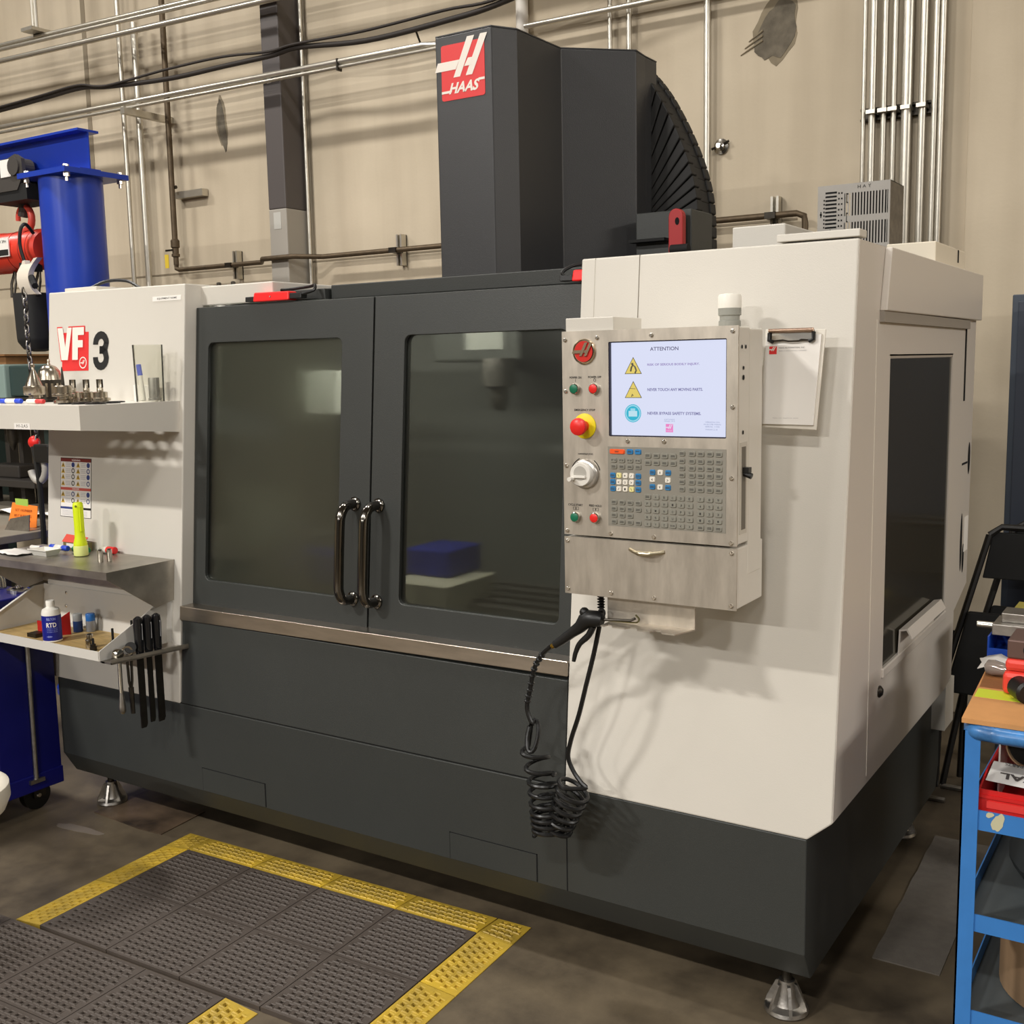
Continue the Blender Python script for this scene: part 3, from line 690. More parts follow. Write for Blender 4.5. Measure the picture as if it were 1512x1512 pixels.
# cable chain: links curling over from the column
ot = sm([(-1.98, 0, 2.79), (-1.923, 0, 2.764), (-1.833, 0, 2.652), (-1.735, 0, 2.466), (-1.675, 0, 2.287), (-1.66, 0, 2.111), (-1.66, 0, 1.92)], 4)
it = sm([(-2.05, 0, 2.55), (-1.98, 0, 2.47), (-1.919, 0, 2.374), (-1.875, 0, 2.26), (-1.84, 0, 2.18), (-1.825, 0, 2.08), (-1.82, 0, 1.92)], 4)
LINK = mat('black_chain_link', (26, 25, 24), .6)
chn = MB().prism([(-1.70, 3.86, 1.915), (-1.62, 3.86, 1.915), (-1.62, 4.1, 1.915), (-1.70, 4.1, 1.915)], (0, 0, .03)).build('cable_chain', LINK, mm)
for i in range(len(ot) - 1):
    a, c, d, e = ot[i], ot[i + 1], it[i + 1], it[i]
    g = (c - a) * .06
    k = MB(); n0 = V(0, 3.90, 0); 
    k.prism([a + g + n0, c - g + n0, d + n0, e + n0], (0, .05, 0))
    k.prism([a * .96 + e * .04 + V(0, 3.915, 0), c * .96 + d * .04 + V(0, 3.915, 0), d * .96 + c * .04 + V(0, 3.915, 0), e * .96 + a * .04 + V(0, 3.915, 0)], (0, .15, 0))
    k.prism([a + g + V(0, 4.03, 0), c - g + V(0, 4.03, 0), c * .8 + d * .2 + V(0, 4.03, 0), a * .8 + e * .2 + V(0, 4.03, 0)], (0, .05, 0))
    k.build('chain_link', LINK, chn, bevel=.004)
# lifting lug and dark gear housing behind the column
MB().box(-1.80, -1.585, 3.66, 3.85, 1.90, 2.175).build('gear_housing', DARK, mm, bevel=.004)
MB().box(-1.81, -1.67, 3.62, 3.66, 2.07, 2.08).build('housing_groove', BLACKM, mm)
lg = MB(); pts = [(-1.645, 3.60, 1.90), (-1.592, 3.60, 1.90)] + [(-1.6185 + .0265 * math.cos(a), 3.60, 2.145 + .0265 * math.sin(a)) for a in [PI * k / 8 for k in range(9)]]
lg.prism(pts, (0, .03, 0)); lug = lg.build('lifting_lug', mat('dark_red_paint', (168, 34, 36), .45), mm, bevel=.003)
b = MB(); disc(b, (-1.612, 3.599, 2.128), .008, V(1, 0, 0), V(0, 0, 1.6)); b.build('lug_hole', GAP, lug)
MB().tube([(-1.625, 3.58, 2.03), (-1.56, 3.58, 2.03)], .018, 10).tube([(-1.66, 3.56, 1.97), (-1.5, 3.62, 1.985)], .02, 10).build('hose_fitting', BLACKM, mm, smooth=True)
# levelling feet
def foot(x, y):
    f = MB().lathe((x, y, 0), [(.054, 0), (.057, .006), (.054, .015), (.036, .022), (.026, .045), (.022, .074), (.020, .085)], 24).build('levelling_foot', ALU, mm, smooth=True)
    for q in range(6):
        a = 2 * PI * q / 6
        p = lambda r, z: V(x + r * math.cos(a), y + r * math.sin(a), z)
        t_ = V(-math.sin(a), math.cos(a), 0) * .004
        MB().prism([p(.018, .012) + t_, p(.056, .012) + t_, p(.050, .030) + t_, p(.028, .076) + t_, p(.018, .08) + t_], t_ * -2).build('foot_rib', ALU, f)
    MB().cyl((x, y, .08), (x, y, .135), .0125, 12).build('foot_bolt', GUN, f, smooth=True)
foot(-.848, 2.572); foot(-3.53, 2.59)
foot(-.86, 3.80)
# ------------------------------------------------------------------ roof boxes
ht = thing('perforated_box', (-1.01, 3.68, 1.915), 'grey steel box with cut slots and punched shapes on the machine roof', 'steel box')
HX0, HX1, HZ0, HZ1, HY = -1.123, -.896, 1.918, 2.194, 3.60
GREYS = mat('raw_grey_sheet', (150, 146, 140), .5, .5, var=.06, scale=20)
fp = MB()
# front plate built as strips around three banks of slots
sx0, sx1 = -1.035, -.905; banks = [(1.925, 1.985), (2.005, 2.075), (2.095, 2.165)]
fp.box(HX0, sx0, HY, HY + .002, HZ0, HZ1); fp.box(sx1, HX1, HY, HY + .002, HZ0, HZ1)
zz = [HZ0] + [v for bk in banks for v in bk] + [HZ1]
for q in range(0, len(zz), 2): fp.box(sx0, sx1, HY, HY + .002, zz[q], zz[q + 1])
front = fp.build('front_plate', GREYS, ht)
ns = 14; pitch = (sx1 - sx0) / ns
bar = None
for (z0, z1) in banks:
    for q in range(ns + 1):
        x = sx0 + pitch * q
        MB().box(x - pitch * .27, x + pitch * .27, HY, HY + .002, z0, z1).build('slot_bar', GREYS, front)
MB().box(HX1 - .002, HX1, HY + .002, HY + .17, HZ0, HZ1).build('side_plate', mat('mottled_galvanised', (112, 106, 98), .45, .8, var=.4, scale=26), ht)
MB().box(HX0, HX1, HY + .002, HY + .17, HZ1 - .002, HZ1).build('top_plate', GREYS, ht)
MB().box(HX0, HX0 + .002, HY + .002, HY + .17, HZ0, HZ1).build('side_plate', GREYS, ht)
MB().box(-1.03, -.91, HY + .06, HY + .15, HZ0, HZ1 - .02).build('inner_unit', BLACKM, ht)
b = MB()
for q in range(10): b.box(-1.098, -1.062, HY - .0008, HY, 2.168 - .012 * q, 2.1735 - .012 * q)
for q in range(8): b.box(-1.104, -1.100, HY - .0008, HY, 2.146 - .012 * q, 2.151 - .012 * q)
for q in range(10):
    for x in (-1.055, -1.046): b.box(x - .0022, x + .0022, HY - .0008, HY, 2.165 - .017 * q, 2.170 - .017 * q)
for q in range(4):
    z = 2.135 - .06 * q
    b.box(-1.031 + .0, -1.029, HY - .0008, HY, z, z + .03); b.box(-1.031, -1.026, HY - .0008, HY, z + .026, z + .03); b.box(-1.031, -1.026, HY - .0008, HY, z, z + .003)
for z in (2.105, 2.045, 1.985): b.box(-1.115, -1.109, HY - .0008, HY, z - .003, z + .003); b.box(-1.1135, -1.1105, HY - .0008, HY, z - .009, z + .009)
b.add([(-1.09, HY - .0008, 2.035), (-1.086, HY - .0008, 2.035), (-1.080, HY - .0008, 2.052), (-1.081, HY - .0008, 2.058)], [(0, 1, 2, 3)]); b.add([(-1.073, HY - .0008, 2.035), (-1.077, HY - .0008, 2.035), (-1.082, HY - .0008, 2.052), (-1.081, HY - .0008, 2.058)], [(0, 1, 2, 3)])
for x in (-1.085, -1.075): b.tube([(x + .003 * math.sin(k * 1.1), HY - .0004, 2.012 - .005 * k) for k in range(8)], .0016, 4)
b.add([(-1.104, HY - .0008, 1.995), (-1.101, HY - .0008, 1.995), (-1.096, HY - .0008, 2.01), (-1.099, HY - .0008, 2.01)], [(0, 1, 2, 3)]); b.add([(-1.062, HY - .0008, 1.995), (-1.065, HY - .0008, 1.995), (-1.070, HY - .0008, 2.01), (-1.067, HY - .0008, 2.01)], [(0, 1, 2, 3)])
put_text(b, 'H \u25b3 Y' if False else 'H', (-.992, HY - .0008, 2.182), .009, .010, V(1, 0, 0), V(0, 0, 1)); put_text(b, 'A', (-.976, HY - .0008, 2.182), .011, .009, V(1, 0, 0), V(0, 0, 1)); put_text(b, 'Y', (-.960, HY - .0008, 2.182), .009, .010, V(1, 0, 0), V(0, 0, 1))
b.build('punched_marks', GAP, ht)['kind'] = 'stuff'
o = thing('roof_box', (-1.12, 3.2, 1.915), 'plain white sheet metal box on the machine roof behind the control cabinet', 'box')
MB().box(-1.235, -1.075, 3.15, 3.5, 1.917, 2.035).build('body', WHITE, o, bevel=.004); MB().box(-1.20, -1.185, 3.146, 3.15, 1.955, 1.962).build('latch', INK, o)
o = thing('junction_box', (-.80, 3.7, 1.915), 'cream lidded junction box at the rear corner of the machine roof', 'box')
MB().box(-.878, -.735, 3.5, 3.95, 1.917, 1.988).build('body', mat('cream_enamel', (228, 218, 198), .45), o, bevel=.003)
MB().box(-.7345, -.7335, 3.82, 3.835, 1.945, 1.985).build('slot', GAP, o)
MB().prism([(-.90, 3.44, 1.917), (-.84, 3.44, 1.917), (-.84, 3.44, 1.95), (-.85, 3.44, 1.963), (-.89, 3.44, 1.963), (-.90, 3.44, 1.95)], (0, .008, 0)).build('bracket', WHITE, o)
bb = MB(); disc(bb, (-.870, 3.4392, 1.933), .017, V(1, 0, 0), V(0, 0, 1)); bb.build('bracket_hole', BLACKM, o)

# ------------------------------------------------------------------ control pendant
YP = 2.30
cp = thing('control_pendant', (-1.107, 2.41, 1.09), 'stainless machine control panel with lit screen, keypad and jog wheel', 'control panel')
UX, UZ = V(1, 0, 0), V(0, 0, 1)
MB().box(-1.322, -.888, YP + .012, 2.375, 1.240, 1.722).build('upper_case', WHITE, cp, bevel=.003)
cr = MB(); cr.ring([(-1.322, YP + .0041, 1.240), (-.888, YP + .0041, 1.240), (-.888, YP + .0041, 1.722), (-1.322, YP + .0041, 1.722)], [(x, YP + .0041, z) for x, z in rrect(-1.204, -.9115, 1.477, 1.698, .002, 2)], (0, .0079, 0)); cr.build('case_rim', [WHITE], cp)
MB().box(-1.29, -.889, 2.375, 2.462, 1.16, 1.720).build('rear_case', WHITE, cp, bevel=.004)
MB().box(-1.22, -.96, 2.462, 2.549, 1.30, 1.715).build('mounting_arm', WHITE, cp, bevel=.004)
face = MB()
fi = rrect(-1.203, -.9125, 1.478, 1.697, .002, 2)
face.ring([(-1.327, YP, 1.238), (-.886, YP, 1.238), (-.886, YP, 1.724), (-1.327, YP, 1.724)], [(x, YP, z) for x, z in fi], (0, .004, 0))
fpl = face.build('faceplate', STEELH, cp)
# screen
bz_ = MB(); bz_.ring([(-1.2035, YP + .002, 1.4775), (-.912, YP + .002, 1.4775), (-.912, YP + .002, 1.6975), (-1.2035, YP + .002, 1.6975)], [(x, YP + .002, z) for x, z in rrect(-1.2005, -.9145, 1.4805, 1.6945, .001, 2)], (0, .0095, 0)); bz_.build('screen_bezel', mat('navy_bezel', (26, 24, 48), .4), cp)
SCRN = mat('lit_screen', (226, 231, 255), .3, emit=0.86)
scr = MB().box(-1.201, -.914, YP + .010, YP + .0118, 1.480, 1.695).build('screen', SCRN, cp)
def emis(n, c): return mat(n, c, .4, emit=.8)
b = MB(); YS = YP + .0094
put_text(b, 'ATTENTION', (-1.066, YS, 1.678), .070, .0085, UX, UZ, 0, .015)
put_text(b, 'RISK OF SERIOUS BODILY INJURY.', (-1.044, YS, 1.642), .128, .0068, UX, UZ, 1, .03)
put_text(b, 'NEVER TOUCH ANY MOVING PARTS.', (-1.040, YS, 1.586), .136, .0068, UX, UZ, 2, .03)
put_text(b, 'NEVER BYPASS SAFETY SYSTEMS.', (-1.042, YS, 1.532), .132, .0068, UX, UZ, 2, .03)
for q, s in enumerate(('SOFTWARE', 'MODEL VF-3')): put_text(b, s, (-1.053, YS, 1.518 - .004 * q), .026, .0028, UX, UZ, 3)
for q, s in enumerate(('VERSION ON', 'M18.27B MAIN', 'SERIAL 1102')): put_text(b, s, (-.949, YS, 1.513 - .005 * q), .034 + .006 * (q == 1), .003, UX, UZ, 3)
put_text(b, 'PARAM 2.18', (-.951, YS, 1.4965), .028, .003, UX, UZ, 3)
b.build('screen_text', [emis('screen_dark', (88, 84, 120)), emis('screen_lilac', (166, 152, 206)), emis('screen_grey', (134, 132, 180)), emis('screen_pale', (150, 160, 200))], scr)
b = MB()
for zc in (1.640, 1.585):
    b.prism([(-1.166, YS + .0003, zc - .018), (-1.122, YS + .0003, zc - .018), (-1.144, YS + .0003, zc + .021)], (0, .0003, 0), 1)
    b.prism([(-1.1636, YS, zc - .0166), (-1.1244, YS, zc - .0166), (-1.144, YS, zc + .018)], (0, .0004, 0), 0)
b.tube([(-1.150, YS - .0003, 1.628), (-1.148, YS - .0003, 1.637), (-1.144, YS - .0003, 1.643), (-1.139, YS - .0003, 1.638), (-1.136, YS - .0003, 1.630), (-1.139, YS - .0003, 1.624)], .0022, 5, 1)
b.sphere((-1.146, YS, 1.645), .003, 8, 1)
b.tube([(-1.154, YS - .0003, 1.589), (-1.138, YS - .0003, 1.588)], .0008, 4, 1); b.tube([(-1.148, YS - .0003, 1.570), (-1.146, YS - .0003, 1.576), (-1.144, YS - .0003, 1.572)], .0012, 4, 1)
disc(b, (-1.145, YS, 1.5315), .021, UX, UZ, 2); disc(b, (-1.145, YS - .0002, 1.5315), .0195, UX, UZ, 3, 28, .0165)
b.box(-1.156, -1.134, YS - .0004, YS - .0002, 1.524, 1.537, 4); b.box(-1.151, -1.139, YS - .0004, YS - .0002, 1.537, 1.543, 3)
b.build('screen_icons', [emis('icon_yellow', (240, 216, 110)), emis('icon_dark', (90, 84, 70)), emis('icon_blue', (40, 190, 220)), emis('icon_cyan', (160, 226, 246)), emis('icon_pale', (200, 238, 252))], scr)
b = MB(); b.box(-1.062, -1.044, YS, YS + .0003, 1.489, 1.508, 0); h_logo(b, (-1.061, YS - .0002, 1.491), UX, UZ, .015, 1); put_text(b, 'HAAS', (-1.053, YS - .0002, 1.4925), .013, .003, UX, UZ, 1)
b.build('screen_logo', [emis('screen_pink', (250, 140, 210)), emis('screen_white', (244, 226, 250))], scr)
# screws on the plates
scm = MB().lathe((-1.318, YP, 1.704), [(.0052, 0), (.0052, .002), (.0035, .0038)], 10, (0, -1, 0)).build('screw', SCREW, cp, smooth=True)
for (x, z) in ((-1.318, 1.583), (-1.318, 1.405), (-1.318, 1.247), (-1.232, 1.707), (-1.093, 1.709), (-.899, 1.712), (-.898, 1.547), (-.899, 1.39), (-.899, 1.245), (-1.154, 1.467), (-1.062, 1.468), (-1.200, 1.247), (-1.088, 1.246), (-1.318, 1.222), (-.898, 1.222), (-1.318, 1.104), (-1.200, 1.103), (-1.088, 1.102), (-.898, 1.102)):
    twin(scm, (x + 1.318, 0, z - 1.704))
# lower storage box
MB().box(-1.324, -.890, YP + .003, 2.475, 1.092, 1.232).build('lower_box', WHITE, cp, bevel=.003)
lp = MB().box(-1.327, -.886, YP, YP + .003, 1.092, 1.2325).build('lower_plate', STEELH, cp)
b = MB(); b.tube(sm([(-1.150, YP + .001, 1.2125), (-1.140, YP - .006, 1.2105), (-1.122, YP - .016, 1.2085), (-1.106, YP - .018, 1.208), (-1.090, YP - .016, 1.2085), (-1.072, YP - .006, 1.2105), (-1.062, YP + .001, 1.2125)], 4), [.0045] * 8 + [.006] * 9 + [.0045] * 8, 10)
b.build('drawer_pull', mat('worn_brass_steel', (206, 196, 170), .3, 1.0), lp, smooth=True)
# hook tray below
b = MB(); b.box(-1.238, -1.008, 2.352, 2.356, 1.022, 1.10)
edge = [(-1.222, 2.352), (-1.008, 2.352), (-1.030, 2.285), (-1.062, 2.285), (-1.070, 2.300), (-1.085, 2.300), (-1.092, 2.285), (-1.125, 2.285), (-1.133, 2.300), (-1.150, 2.300), (-1.157, 2.285), (-1.19, 2.285), (-1.20, 2.300), (-1.210, 2.300), (-1.214, 2.285), (-1.222, 2.285)]
b.prism([(x, y, 1.022) for x, y in edge], (0, 0, .003)); b.build('hook_tray', STEELH, cp)
# key slot and usb bay on the side
MB().box(-.8885, -.8868, 2.318, 2.362, 1.262, 1.468).build('side_bay', mat('bay_frame', (196, 190, 178), .5), cp)
MB().box(-.8872, -.8862, 2.328, 2.352, 1.272, 1.458).build('bay_recess', mat('bay_grey', (104, 98, 88), .5), cp)
MB().box(-.8872, -.872, 2.332, 2.350, 1.400, 1.412).tube([(-.885, 2.341, 1.398), (-.868, 2.341, 1.392)], .007, 8).build('bay_latch', BLACK, cp)
for (y, z, r) in ((2.325, 1.678, .0045), (2.348, 1.678, .0045), (2.335, 1.632, .0045), (2.335, 1.611, .006), (2.335, 1.49, .0045)):
    b = MB(); disc(b, (-.8866, y, z), r, V(0, 1, 0), UZ, 0, 14); b.build('side_hole', GAP, cp)
# beacon and cable cover on the top
bc = MB().lathe((-.981, 2.49, 1.722), [(.026, 0), (.026, .018), (.0235, .02), (.0235, .03), (.027, .032), (.027, .048)], 24).build('beacon_base', mat('beacon_grey', (146, 146, 138), .5), cp, smooth=True)

tp = MB().lathe((-.981, 2.49, 1.770), [(.0275, 0), (.0275, .026), (.025, .032), (.01, .034)], 24).build('beacon_lens', mat('beacon_white', (232, 228, 218), .4), cp, smooth=True)
MB().box(-1.322, -1.195, 2.31, 2.46, 1.722, 1.755).build('cable_cover', WHITE, cp, bevel=.002)
# badge
bd = MB().lathe((-1.266, YP, 1.676), [(.030, 0), (.030, .004), (.0275, .0055), (.0265, .003)], 32, (0, -1, 0)).build('badge', mat('gold_silver_rim', (226, 206, 178), .25, 1.0), cp, smooth=True)
b = MB(); disc(b, (-1.266, YP - .0056, 1.676), .0245, UX, UZ); b.build('badge_field', mat('badge_red', (206, 44, 36), .35), bd)
b = MB(); tmp = MB(); h_logo(tmp, (-1.289, YP - .0055, 1.648), UX, UZ, .045)
for f in tmp.f: b.prism([tmp.v[i] for i in f], (0, -.003, 0))
b.build('badge_mark', MATS['gold_silver_rim'], bd)
# push buttons
def pushbutton(x, z, m, name):
    k = MB().lathe((x, YP, z), [(.0125, 0), (.0125, .009), (.0112, .0105)], 24, (0, -1, 0)).build(name, CHROME, cp, smooth=True)
    MB().lathe((x, YP - .0105, z), [(.0105, -.003), (.0105, .0005), (.009, .0015)], 24, (0, -1, 0)).build('button_cap', m, k, smooth=True)
pushbutton(-1.291, 1.589, GREEN, 'power_on_button'); pushbutton(-1.239, 1.589, RED, 'power_off_button')
pushbutton(-1.293, 1.282, GREEN, 'cycle_start_button'); pushbutton(-1.240, 1.283, RED, 'feed_hold_button')
es = MB().lathe((-1.267, YP, 1.501), [(.030, 0), (.030, .002), (.0285, .003)], 32, (0, -1, 0)).build('emergency_stop', mat('stop_yellow', (242, 220, 20), .45), cp, smooth=True)
MB().lathe((-1.267, YP - .003, 1.501), [(.0125, 0), (.0125, .020), (.0195, .022), (.021, .028), (.020, .034), (.014, .038), (.004, .0395)], 28, (0, -1, 0)).build('stop_knob', RED, es, smooth=True)
jg = MB().lathe((-1.266, YP, 1.387), [(.0355, 0), (.0355, .006), (.0335, .009), (.032, .010)], 36, (0, -1, 0)).build('jog_wheel', mat('jog_silver', (200, 196, 190), .3, .8), cp, smooth=True)
MB().lathe((-1.268, YP - .009, 1.387), [(.029, 0), (.028, .014), (.0265, .016)], 36, (0, -1, 0)).build('jog_dial', mat('jog_white', (226, 222, 214), .4), jg, smooth=True)
b = MB(); disc(b, (-1.268, YP - .0252, 1.390), .0175, UX, V(0, 0, 1)); b.build('dial_shade_disc', mat('jog_shade', (176, 172, 164), .5), jg)  # flat disc, its darker grey paints the shade of the dial's hollow
MB().box(-1.284, -1.252, YP - .030, YP - .0245, 1.379, 1.385).build('dial_bar', MATS['jog_white'], jg, bevel=.001)
MB().cyl((-1.287, YP - .025, 1.377), (-1.287, YP - .045, 1.377), .0052, 12).build('crank_knob', MATS['jog_white'], jg, smooth=True)
# faceplate lettering
b = MB(); YT = YP - .0004
for (s, x, z, w_) in (('POWER ON', -1.291, 1.6155, .032), ('POWER OFF', -1.2395, 1.616, .035), ('EMERGENCY STOP', -1.267, 1.539, .056), ('HANDLE JOG', -1.266, 1.434, .040), ('CYCLE START', -1.295, 1.311, .040), ('FEED HOLD', -1.2405, 1.3115, .034)):
    put_text(b, s, (x, YT, z), w_, .0052, UX, UZ, 0, .02)
b.box(-1.2915, -1.2905, YT, YP, 1.6055, 1.6115); disc(b, (-1.2395, YT, 1.609), .0036, UX, UZ, 0, 16, .0026)
for x in (-1.294, -1.240):
    b.box(x - .0075, x - .0068, YT, YP, 1.299, 1.306); b.box(x + .0068, x + .0075, YT, YP, 1.299, 1.306); b.box(x - .0075, x + .0075, YT, YP, 1.3055, 1.306); b.box(x - .0075, x + .0075, YT, YP, 1.299, 1.2995); b.box(x - .001, x + .001, YT, YP, 1.300, 1.305)
for (a0, a1) in ((2.0, 2.75), (.25, .95)):
    pts = [(-1.266 + .0395 * math.cos(a0 + (a1 - a0) * k / 8), YT, 1.387 + .0395 * math.sin(a0 + (a1 - a0) * k / 8)) for k in range(9)]
    b.tube(pts, .0011, 4)
for x0, x1, z in ((-1.1105, -1.085, 1.4475), (-1.056, -1.0295, 1.4475), (-1.200, -1.177, 1.3385), (-1.143, -1.120, 1.3385)): b.box(x0, x1, YT, YP, z - .0016, z + .0016)
put_text(b, 'DISPLAY', (-1.0705, YT, 1.4475), .020, .003, UX, UZ); put_text(b, 'OVERRIDES', (-1.160, YT, 1.3385), .026, .003, UX, UZ)
put_text(b, 'CURSOR', (-1.071, YT, 1.380), .016, .003, UX, UZ); put_text(b, 'SPINDLE', (-1.127, YT, 1.2925), .016, .002, UX, UZ, 0, .03)
b.build('faceplate_lettering', INK, fpl)
# keypad: each key an object
kp = MB().box(-1.206, -.912, YP - .0006, YP, 1.266, 1.454).build('keypad', mat('keypad_film', (150, 146, 136), .42, .35, var=.04, scale=30), cp)
KG = mat('grey_key', (140, 138, 128), .35); KB = mat('blue_key', (48, 126, 184), .35); KW = mat('white_key', (240, 234, 222), .35); KY = mat('cream_key', (240, 230, 160), .35); KO = mat('orange_key', (246, 92, 36), .4); KE = mat('key_ink', (58, 56, 52), .6)
KBODY = {}
def key(x, z, legend=None, m=KG, wd=.0168, hg=.0122):
    ck = (legend, m.name, wd, hg)
    if ck not in KBODY:
        k = MB(); y0 = YP - .0006
        lo = [(px, y0, pz) for px, pz in rrect(-wd / 2, wd / 2, -hg / 2, hg / 2, .0028, 3)]
        hi = [(px * .84, y0 - .0026, pz * .82) for px, _, pz in lo]; n = len(lo)
        k.add(lo + hi, [tuple(range(n, 2 * n))] + [(i, (i + 1) % n, n + (i + 1) % n, n + i) for i in range(n)], 0)
        yt = y0 - .0028
        if legend in ('bars', None):
            k.add([(-.0048, yt, .0006), (.0048, yt, .0006), (.0048, yt, .0022), (-.0048, yt, .0022)], [(0, 1, 2, 3)], 1)
            if legend == 'bars': k.add([(-.0052, yt, -.0022), (.0052, yt, -.0022), (.0052, yt, -.0006), (-.0052, yt, -.0006)], [(0, 1, 2, 3)], 1)
        else:
            put_text(k, legend, (0, yt, 0), .0042 if len(legend) == 1 else .0105, .0052 if len(legend) == 1 else .0038, UX, UZ, 1, .02)
        ob = k.build('key', [m, KE], kp); ob.data.transform(Matrix.Translation(ORG[cp]))   # mesh centred on the key
        KBODY[ck] = ob.data; bpy.data.objects.remove(ob)
    ob = bpy.data.objects.new('key', KBODY[ck]); COL.objects.link(ob); ob.parent = kp
    ob.location = Vector((x, 0, z)) - Vector((ORG[cp].x, ORG[cp].y, ORG[cp].z))
AC = (-1.190, -1.169, -1.148, -1.127)
key(-1.181, 1.4425, 'RESET', KO, .040, .0115); key(-1.148, 1.443, 'bars', KB, .0172, .0125); key(-1.1275, 1.443, None, KB, .0172, .0125)
for r_, z in enumerate((1.4225, 1.4075)):
    for c_, x in enumerate(AC): key(x, z, ('F%d' % (c_ + 1)) if r_ == 0 else 'bars')
for r_, z in enumerate((1.3865, 1.3710, 1.3550)):
    for c_, x in enumerate((-1.193, -1.177, -1.1605, -1.144, -1.127)):
        m_ = KB if c_ in (0, 4) else (KY if (r_, c_) in ((0, 1), (2, 3)) else KW)
        lg_ = ('bars' if c_ in (0, 4) else ('\\', '+', '/', '<', 'O', '>', '/', '-', '\\')[r_ * 3 + c_ - 1])
        key(x, z, lg_, m_, .0135 if c_ not in (0, 4) else .0145, .0128)
for z in (1.3235, 1.308, 1.2925, 1.277):
    for x in AC:
        if not (x == AC[3] and z == 1.2925): key(x, z, 'bars')
for z in (1.4355, 1.4190):
    for x in (-1.1020, -1.0810, -1.0600, -1.0390): key(x, z, 'bars', KG, .0178, .0128)
for (x, z, m_, l_) in ((-1.0905, 1.397, KB, 'bars'), (-1.071, 1.397, KW, '^'), (-1.0515, 1.397, KB, 'bars'), (-1.091, 1.3805, KW, '<'), (-1.052, 1.380, KW, '>'), (-1.091, 1.3635, KB, 'bars'), (-1.0715, 1.3632, KW, 'v'), (-1.052, 1.363, KB, 'bars')): key(x, z, l_, m_, .0145, .0128)
for r_, z in enumerate((1.340, 1.324, 1.308, 1.292, 1.276)):
    for c_, x in enumerate((-1.103, -1.082, -1.0605, -1.0395, -1.019, -.998)):
        q = r_ * 6 + c_ - 1
        key(x, z, 'bars' if q < 0 else ('ABCDEFGHIJKLMNOPQRSTUVWXYZ'[q] if q < 26 else ('EOB', '(', ')')[min(q - 26, 2)]), KG, .0178, .0128)
for r_, row in enumerate(('789', '456', '123', '-0.', None)):
    for c_, x in enumerate((-.972, -.950, -.929)):
        key(x, (1.340, 1.324, 1.3075, 1.292, 1.2755)[r_], row[c_] if row else 'bars', KG, .0178, .0128)
for z in (1.4425, 1.4255, 1.4095, 1.3935, 1.378, 1.3615):
    for c_, x in enumerate((-1.017, -.993, -.972, -.950, -.929)): key(x, z, 'bars', KG, .0150 if c_ == 0 else .0178, .0128)

# ------------------------------------------------------------------ clipboard on the cabinet
cb = thing('clipboard', (-.855, 2.55, 1.49), 'white clipboard holding a letterhead pad, hung beside the control panel', 'clipboard')
A_, B_, C_, D_ = (-.913, 1.492), (-.775, 1.487), (-.763, 1.715), (-.905, 1.719)
b = MB(); tpoly(b, [A_, B_, C_, D_], -.066, -.062); b.build('board', mat('board_ivory', (224, 218, 206), .5), cb, bevel=.001)
b = MB(); tpoly(b, [(-.909, 1.500), (-.781, 1.498), (-.771, 1.704), (-.901, 1.705)], -.072, -.0665); pad = b.build('paper_pad', PAPER, cb)
b = MB(); YO = -.0725
tpoly(b, trect(-.892, -.874, 1.661, 1.679), YO, YO + .0004, 0); h_logo(b, TP(-.891, 1.663, YO - .0003), FX, FU, .014, 1)
b.build('letterhead_mark', [REDLOGO, LOGOW], pad)
b = MB()
put_text(b, 'HAAS AUTOMATION, INC.', TP(-.838, 1.675, YO), .062, .004, FX, FU, 0); put_text(b, '2800 STURGIS ROAD, OXNARD', TP(-.836, 1.668, YO), .066, .003, FX, FU, 1)
b.build('letterhead', [mat('grey_print', (110, 106, 108), .6), mat('pale_print', (170, 166, 166), .6)], pad)
b = MB(); put_text(b, 'haas cnc machine tools', TP(-.846, 1.514, YO), .06, .002, FX, FU, 0); b.build('footer_print', MATS['pale_print'], pad)
b = MB(); b.tube([TP(-.891, 1.715, -.084), TP(-.786, 1.715, -.084)], .0045, 10); cl = b.build('clip_bar', mat('copper_chrome', (206, 176, 156), .25, 1.0), cb, smooth=True)
b = MB(); tpoly(b, trect(-.891, -.786, 1.69, 1.715), -.076, -.074); b.build('clip_plate', CHROME, cl)
b = MB(); b.tube([TP(-.884, 1.691, -.08), TP(-.858, 1.693, -.08), TP(-.846, 1.690, -.08), TP(-.821, 1.690, -.08), TP(-.814, 1.693, -.08), TP(-.792, 1.691, -.08)], .0016, 6); b.build('clip_wire', GUN, cl)
for x in (-.891, -.787):
    b = MB(); b.tube([TP(x, 1.71, -.078), TP(x, 1.693, -.079), TP(x + (.010 if x < -.84 else -.010), 1.689, -.079)], .0048, 8); b.build('rubber_corner', BLACK, cl, smooth=True)
b = MB(); b.tube([TP(-.85, 1.705, -.062), TP(-.85, 1.705, -.001)], .006, 8); b.build('hook', GUN, cb)

# ------------------------------------------------------------------ blow gun and coiled hose
YG = 2.322
bg = thing('air_blow_gun', (-1.27, YG, 1.02), 'black air blow gun hanging from the hook tray under the control panel', 'blow gun')
b = MB()
b.tube([(-1.372, YG, .950), (-1.350, YG, .965), (-1.322, YG, .987), (-1.300, YG, 1.003), (-1.286, YG, 1.020), (-1.270, YG, 1.029), (-1.250, YG, 1.030), (-1.236, YG, 1.028)], [.010, .0118, .013, .0155, .020, .0215, .020, .0145], 14)
b.sphere((-1.286, YG, 1.043), .0125, 12)
b.build('gun_body', BLACK, bg, smooth=True)
MB().tube(sm([(-1.262, YG, 1.010), (-1.276, YG, .985), (-1.300, YG, .962), (-1.312, YG, .938), (-1.318, YG, .915)], 3), [.0085, .0085, .0085, .008, .008, .0075, .007, .007, .0065, .006, .006, .0055, .005], 10).build('trigger', BLACK, bg, smooth=True)
